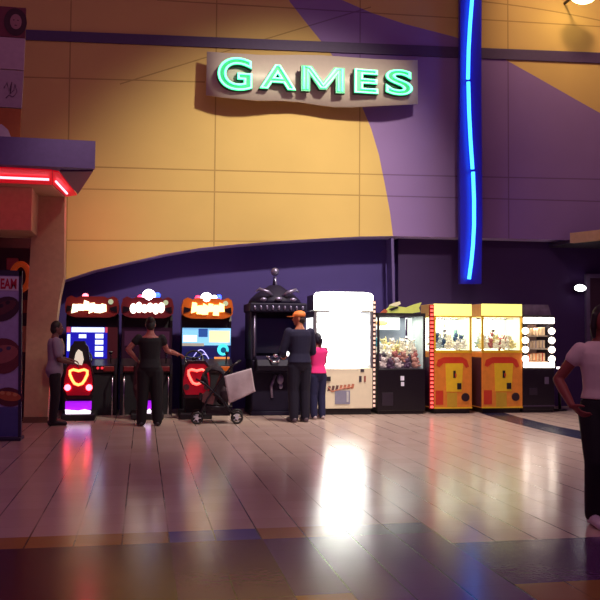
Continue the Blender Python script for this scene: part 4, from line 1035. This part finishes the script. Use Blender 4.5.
        # keep the face clear
        for v in list(q.bm.verts):
            p = Mh.inverted().to_3x3() @ (v.co-hc)
            if p.y > .030*S and p.z < .030*S: v.co -= Mh.to_3x3() @ Vector((0, (p.y-.030*S), 0))
        remesh(q, 'hair', HM, r, .008, 2)
    if extra: extra(r, S, hp, Mh, g)
    return r

# woman in black with her back to us, one arm reaching to the right-hand game
wl = F(149, 426); WH = 1.35+0; 
def woman_extra(r, S, hp, Mh, g):
    q = MB(mat('skin_a2605a', '')); q.ball((0, -.050*S, .806*S), (.045*S, .014*S, .022*S), 14); q.build('bare_upper_back', r)['label'] = 'bare upper back'
hW = fz(317, wl.y, 149)
person('woman in black seen from behind, one arm reaching right, at the middle driving game', 'woman', (wl.x, wl.y, 0), 0, hW, 'a2605a',
       dict(el_r=(.155, .05, .69), wr_r=(.26, .16, .655), el_l=(-.20, -.01, .70), wr_l=(-.115, .035, .60), pn_l=(1, 0, .2), pn_r=(0, 0, -1), hip_r=(.055, 0, .5), kn_r=(.065, .0, .28), an_r=(.075, 0, .045), toe_r=(.095, .085, .012), kn_l=(-.062, .0, .28), an_l=(-.07, -.0, .045), toe_l=(-.095, .085, .012)),
       '15101a', '120e18', .35, '160c14', 'bun', head_pitch=-.25, wide=1.0, neckline=.82, legw=1.25, shoes='2a222c', extra=woman_extra)
# teenager beside the pillar in profile
bl = F(57, 422); bl = Vector((bl.x-.0, 12.86, 0))
def boy_extra(r, S, hp, Mh, g):
    q = MB(mat('strap_pale', 'cdb8a8', .7)); q.tube([(.075*S, .052*S, .83*S), (.03*S, .078*S, .76*S), (-.02*S, .082*S, .68*S)], .011, 6); q.build('bag_strap', r)
person('teenager in grey shirt in profile, standing against the beige pillar at left', 'boy', bl, -PI/2+.15, fz(321, bl.y, 57), '6a4040',
       dict(el_r=(.115, .03, .63), wr_r=(.085, .14, .60), el_l=(-.115, .03, .64), wr_l=(-.08, .15, .62), pn_r=(0, 0, -1), pn_l=(0, 0, -1)), '8f839c', '1c1220', .7, '140a12', 'short', shoes='1c1420', extra=boy_extra, loose=1.4, hem=.45)
# man with an orange cap
ml = F(299, 422)
def man_extra(r, S, hp, Mh, g):
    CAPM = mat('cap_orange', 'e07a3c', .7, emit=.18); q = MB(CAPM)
    q.loft([(hp(0, .0, .018), Mh.to_3x3() @ Vector((.0515*S, 0, 0)), Mh.to_3x3() @ Vector((0, .0615*S, 0))), (hp(0, -.0, .04), Mh.to_3x3() @ Vector((.050*S, 0, 0)), Mh.to_3x3() @ Vector((0, .059*S, 0))), (hp(0, -.003, .06), Mh.to_3x3() @ Vector((.038*S, 0, 0)), Mh.to_3x3() @ Vector((0, .046*S, 0))), (hp(0, -.005, .071), Mh.to_3x3() @ Vector((.015*S, 0, 0)), Mh.to_3x3() @ Vector((0, .018*S, 0)))], 20)
    cap = q.build('cap', r)
    q = MB(CAPM); n0 = []
    q.prism([(.05*S*math.cos(a), .04*S+.075*S*math.sin(a)) for a in [PI*k/12 for k in range(13)]], .014*S, .020*S, 'z', Matrix.Translation(hc_of(S)) @ Mh); q.build('brim', cap)
    q = MB(mat('cap_hole', '3a2018', .8)); q.ball(hp(0, -.060, .028), (.014*S, .004*S, .009*S), 10, Mh); q.build('strap_opening', cap)
def hc_of(S): return Vector((0, .012, .931))*S
person('man in orange cap and dark jacket facing the ornate cabinet, beside the girl in pink', 'man', (ml.x, ml.y, 0), .2, fz(309.5, ml.y, 297)-.02, 'b06a50',
       dict(el_r=(.14, .03, .63), wr_r=(.10, .14, .60), el_l=(-.15, .03, .63), wr_l=(-.10, .15, .60), pn_r=(0, 0, -1), pn_l=(0, 0, -1)), '151036', '130e2a', 1.0, '2a1418', 'cap', head_yaw=1.0, wide=1.0, shoes='5a4a58', loose=1.5, legw=1.15, extra=man_extra)
# girl in pink
gl_ = F(317.5, 419)
person('girl in bright pink top and dark jeans beside the man in the cap', 'girl', (gl_.x, gl_.y, 0), .35, fz(333, gl_.y, 315), '8a4a44',
       dict(el_r=(.125, .05, .65), wr_r=(.07, .15, .62), el_l=(-.12, .03, .64), wr_l=(-.09, .13, .60), pn_r=(0, 0, -1), pn_l=(0, 0, -1)), 'f0308a', '20204c', .0, '1a1430', 'tail', shoes='b8a8b0', loose=1.2, legw=1.15, wide=1.0)
# woman walking towards us at the right edge
rl_ = F(604, 524)
def right_extra(r, S, hp, Mh, g):
    pass
person('woman in white short sleeved top and black trousers walking forward at right edge', 'woman', (rl_.x, rl_.y, 0), PI-.12, fz(305, rl_.y, 600), '8a4038',
       dict(sh_r=(.105, 0, .792), sh_l=(-.105, 0, .792), el_r=(.195, -.04, .655), wr_r=(.175, .07, .545), hd_r=(-.55, .5, -.62), el_l=(-.165, -.02, .64), wr_l=(-.16, .05, .50), kn_r=(.06, .05, .285), an_r=(.058, .02, .05), toe_r=(.07, .125, .012), kn_l=(-.05, -.02, .285), an_l=(-.05, -.14, .075), toe_l=(-.055, -.05, .02), pn_r=(-1, .2, 0), pn_l=(1, .2, 0)),
       'e0c4c4', '140c18', .3, '241016', 'long', wide=1.0, shoes='d8d2d6', loose=1.15, legw=1.1, vox=.006, hem=.56)

# ================================================================== STROLLER AND CLOTH
sl = F(216, 424)
stv = thing('stroller', 'dark folding baby stroller parked in front of the orange marquee game', 'stroller', (sl.x, sl.y, 0))
sx0, sy0 = sl.x, sl.y
def sp_(px, py, dy=0): p = U(px, py, sy0+dy); return (p.x-sx0, dy, p.z)
FR = mat('stroller_frame', '2e2834', .35, .6); FAB = mat('stroller_fabric', '241826', .85); RUB = mat('rubber', '141014', .6)
q = MB(FR)
for dy in (0, .42):
    q.tube([sp_(197, 421, dy), sp_(207, 400, dy), sp_(222, 378, dy), sp_(232, 366, dy), sp_(240, 361, dy)], .016, 8)
    q.tube([sp_(237, 420, dy), sp_(222, 400, dy), sp_(205, 384, dy), sp_(196, 379, dy)], .016, 8)
    q.tube([sp_(204, 406, dy), sp_(229, 408, dy)], .012, 8)
q.build('frame', stv)
q = MB(RUB); a, b_ = sp_(240, 361, 0), sp_(240, 361, .42); q.tube([a, b_], .02, 8); q.build('handle', stv)
for px, py in ((197, 419), (237, 419)):
    for dy in (-.03, .45):
        c_ = sp_(px, py, dy); c_ = (c_[0], c_[1], .095)
        q = MB(RUB); q.tube([(c_[0]+.08*math.cos(t_), c_[1], c_[2]+.08*math.sin(t_)) for t_ in [2*PI*k/20 for k in range(20)]], .017, 8, loop=True); wh = q.build('wheel', stv)
        q = MB(mat('hub_silver', 'c8bcc8', .3, .5, emit=.15)); q.cyl((c_[0], c_[1]-.018, c_[2]), (c_[0], c_[1]+.018, c_[2]), .028, n=12)
        for k in range(5): q.cyl((c_[0], c_[1], c_[2]), (c_[0]+.075*math.cos(2*PI*k/5), c_[1], c_[2]+.075*math.sin(2*PI*k/5)), .007, n=6)
        q.build('hub', wh)
q = MB(FAB)
a = [sp_(200, 400), sp_(216, 404), sp_(227, 376), sp_(223, 374), sp_(213, 398), sp_(201, 394)]
q.prism([(p[0], p[2]) for p in a], .02, .40); q.build('seat', stv)
q = MB(FAB)
q.loft([((sp_(209, 386)[0], .2, sp_(209, 386)[2]), (.0, 0, .03), (0, .2, 0)), ((sp_(204, 376)[0], .2, sp_(204, 376)[2]), (.05, 0, .12), (0, .2, 0)), ((sp_(211, 369)[0], .2, sp_(211, 369)[2]), (.12, 0, .09), (0, .2, 0)), ((sp_(220, 371)[0], .2, sp_(220, 371)[2]), (.11, 0, -.03), (0, .19, 0)), ((sp_(225, 378)[0], .2, sp_(225, 378)[2]), (.03, 0, -.05), (0, .18, 0))], 16)
q.build('canopy', stv)
q = MB(mat('stroller_fabric_red', '5a3038', .85)); q.prism([(p[0], p[2]) for p in (sp_(202, 402), sp_(213, 405), sp_(215, 397), sp_(207, 390), sp_(203, 394))], .0, .018); q.build('foot_muff', stv)
q = MB(FAB); q.prism([(p[0], p[2]) for p in (sp_(208, 416), sp_(230, 416), sp_(233, 407), sp_(206, 406))], .04, .38); q.build('basket', stv)
q = MB(mat('bag_plum', '3a2434', .8, noise=.3)); q.ball((sp_(224, 395)[0], .2, sp_(224, 395)[2]), (.13, .13, .17), 14); q.ball((sp_(227, 385)[0], .2, sp_(227, 385)[2]), (.07, .1, .12), 12); q.build('hanging_bag', stv)
# shoes under the seat? a bright toe cap by the front wheel
# cloth hung from the handle
def c_at(u, v):
    TL, TRr, BR, BL = (224, 376), (251, 368), (255.5, 391.5), (229, 403.5)
    x = (TL[0]*(1-u)+TRr[0]*u)*(1-v)+(BL[0]*(1-u)+BR[0]*u)*v; y = (TL[1]*(1-u)+TRr[1]*u)*(1-v)+(BL[1]*(1-u)+BR[1]*u)*v
    p = U(x, y, sy0-.06); return (p.x, sy0-.075+.018*math.sin(7*u+2*v)*(.3+v)+.012*math.cos(5*v+3*u), p.z)
q = MB(mat('cloth_pale_grey', 'b9a9b4', .9, noise=.16, nscale=11)); n_ = 14
vv = [[q.bm.verts.new(c_at(i/n_, j/n_)) for i in range(n_+1)] for j in range(n_+1)]
for j in range(n_):
    for i in range(n_): q.bm.faces.new((vv[j][i], vv[j][i+1], vv[j+1][i+1], vv[j+1][i])).smooth = True
cl = q.build('blanket')
cl.modifiers.new('s', 'SOLIDIFY').thickness = .012
tag(cl, 'pale grey square blanket hanging tilted from the stroller handle', 'blanket')

# ================================================================== LIGHT
def area(name, loc, target, size, power, col, sy=None):
    l = bpy.data.lights.new(name, 'AREA'); l.size = size; l.energy = power; l.color = col
    if sy: l.shape = 'RECTANGLE'; l.size_y = sy
    o = bpy.data.objects.new(name, l); C.objects.link(o); o.location = loc
    o.rotation_euler = (Vector(target)-Vector(loc)).to_track_quat('-Z', 'Y').to_euler(); return o
def spot(name, loc, target, power, col, ang, blend=1, r=.3):
    l = bpy.data.lights.new(name, 'SPOT'); l.energy = power; l.color = col; l.spot_size = math.radians(ang); l.spot_blend = blend; l.shadow_soft_size = r
    o = bpy.data.objects.new(name, l); C.objects.link(o); o.location = loc
    o.rotation_euler = (Vector(target)-Vector(loc)).to_track_quat('-Z', 'Y').to_euler(); return o
spot('key_spot', (4.9, 8.2, 9.2), (2.3, 14.9, 3.2), 4400, (1, .92, .70), 53, 1, .3)
spot('right_flood', (7.2, 11.6, 10.2), (8.6, 14.9, 7.4), 700, (1, .68, .36), 70, 1, .3)
spot('added_fascia_fill', (5.2, 8.0, 6.0), (8.4, 14.0, 3.0), 200, (1, .72, .62), 40, 1, .3)  # added light to lift the fascia, no fixture stands for it
spot('floor_spot', (3.5, 11, 9), (4.2, 11.8, 0), 3000, (1, .86, .80), 66, 1, .6)
spot('added_kiosk_fill', (-.2, 8.5, 6.0), (-1.5, 13.2, 1.9), 230, (1, .80, .70), 30, 1, .3)  # added fill to brighten the pillar, also reaches boy and poster
spot('added_visitor_fill', (1.6, 1.2, 4.2), (3.3, 5.4, 1.15), 70, (1, .80, .78), 17, 1, .2)  # added light on the walking woman, not a hall fixture
area('ceiling_fill', (2, 4, 9.5), (1, 10, 0), 7, 120, (1, .55, .6))
def lamp(name, loc, power, col, r=.06):
    l = bpy.data.lights.new(name, 'POINT'); l.energy = power; l.color = col; l.shadow_soft_size = r
    o = bpy.data.objects.new(name, l); C.objects.link(o); o.location = loc; return o
area('crane_lamp', (cm.location.x, YCM+.34, ZZ(317.5)), (cm.location.x, YCM+.30, 0), .6, 9, (1, .95, .85), .4)
for (r, o0, l, rr, zs, ZA) in (r1, r2): area('claw_lamp', (o0+(l+rr)/2, YCM+.34, ZA(317.5)), (o0+(l+rr)/2, YCM+.33, 0), .5, 8, (1, .97, .85), .4)
lamp('added_neon_glow', (xb+.35, YK+.65, zc-.25), 9, (1, .06, .12), .05)  # added red light that carries the neon's glow onto the wall
lamp('prize_lamp', (p0+(XP(522.5)+XP(554.5))/2, YCM+.07, ZP(325)), 4, (1, .85, .7), .03)
wd = bpy.data.worlds.new('hall_ambient'); scene.world = wd; wd.use_nodes = True
bg = wd.node_tree.nodes['Background']; bg.inputs[0].default_value = (.38, .10, .36, 1); bg.inputs[1].default_value = .25
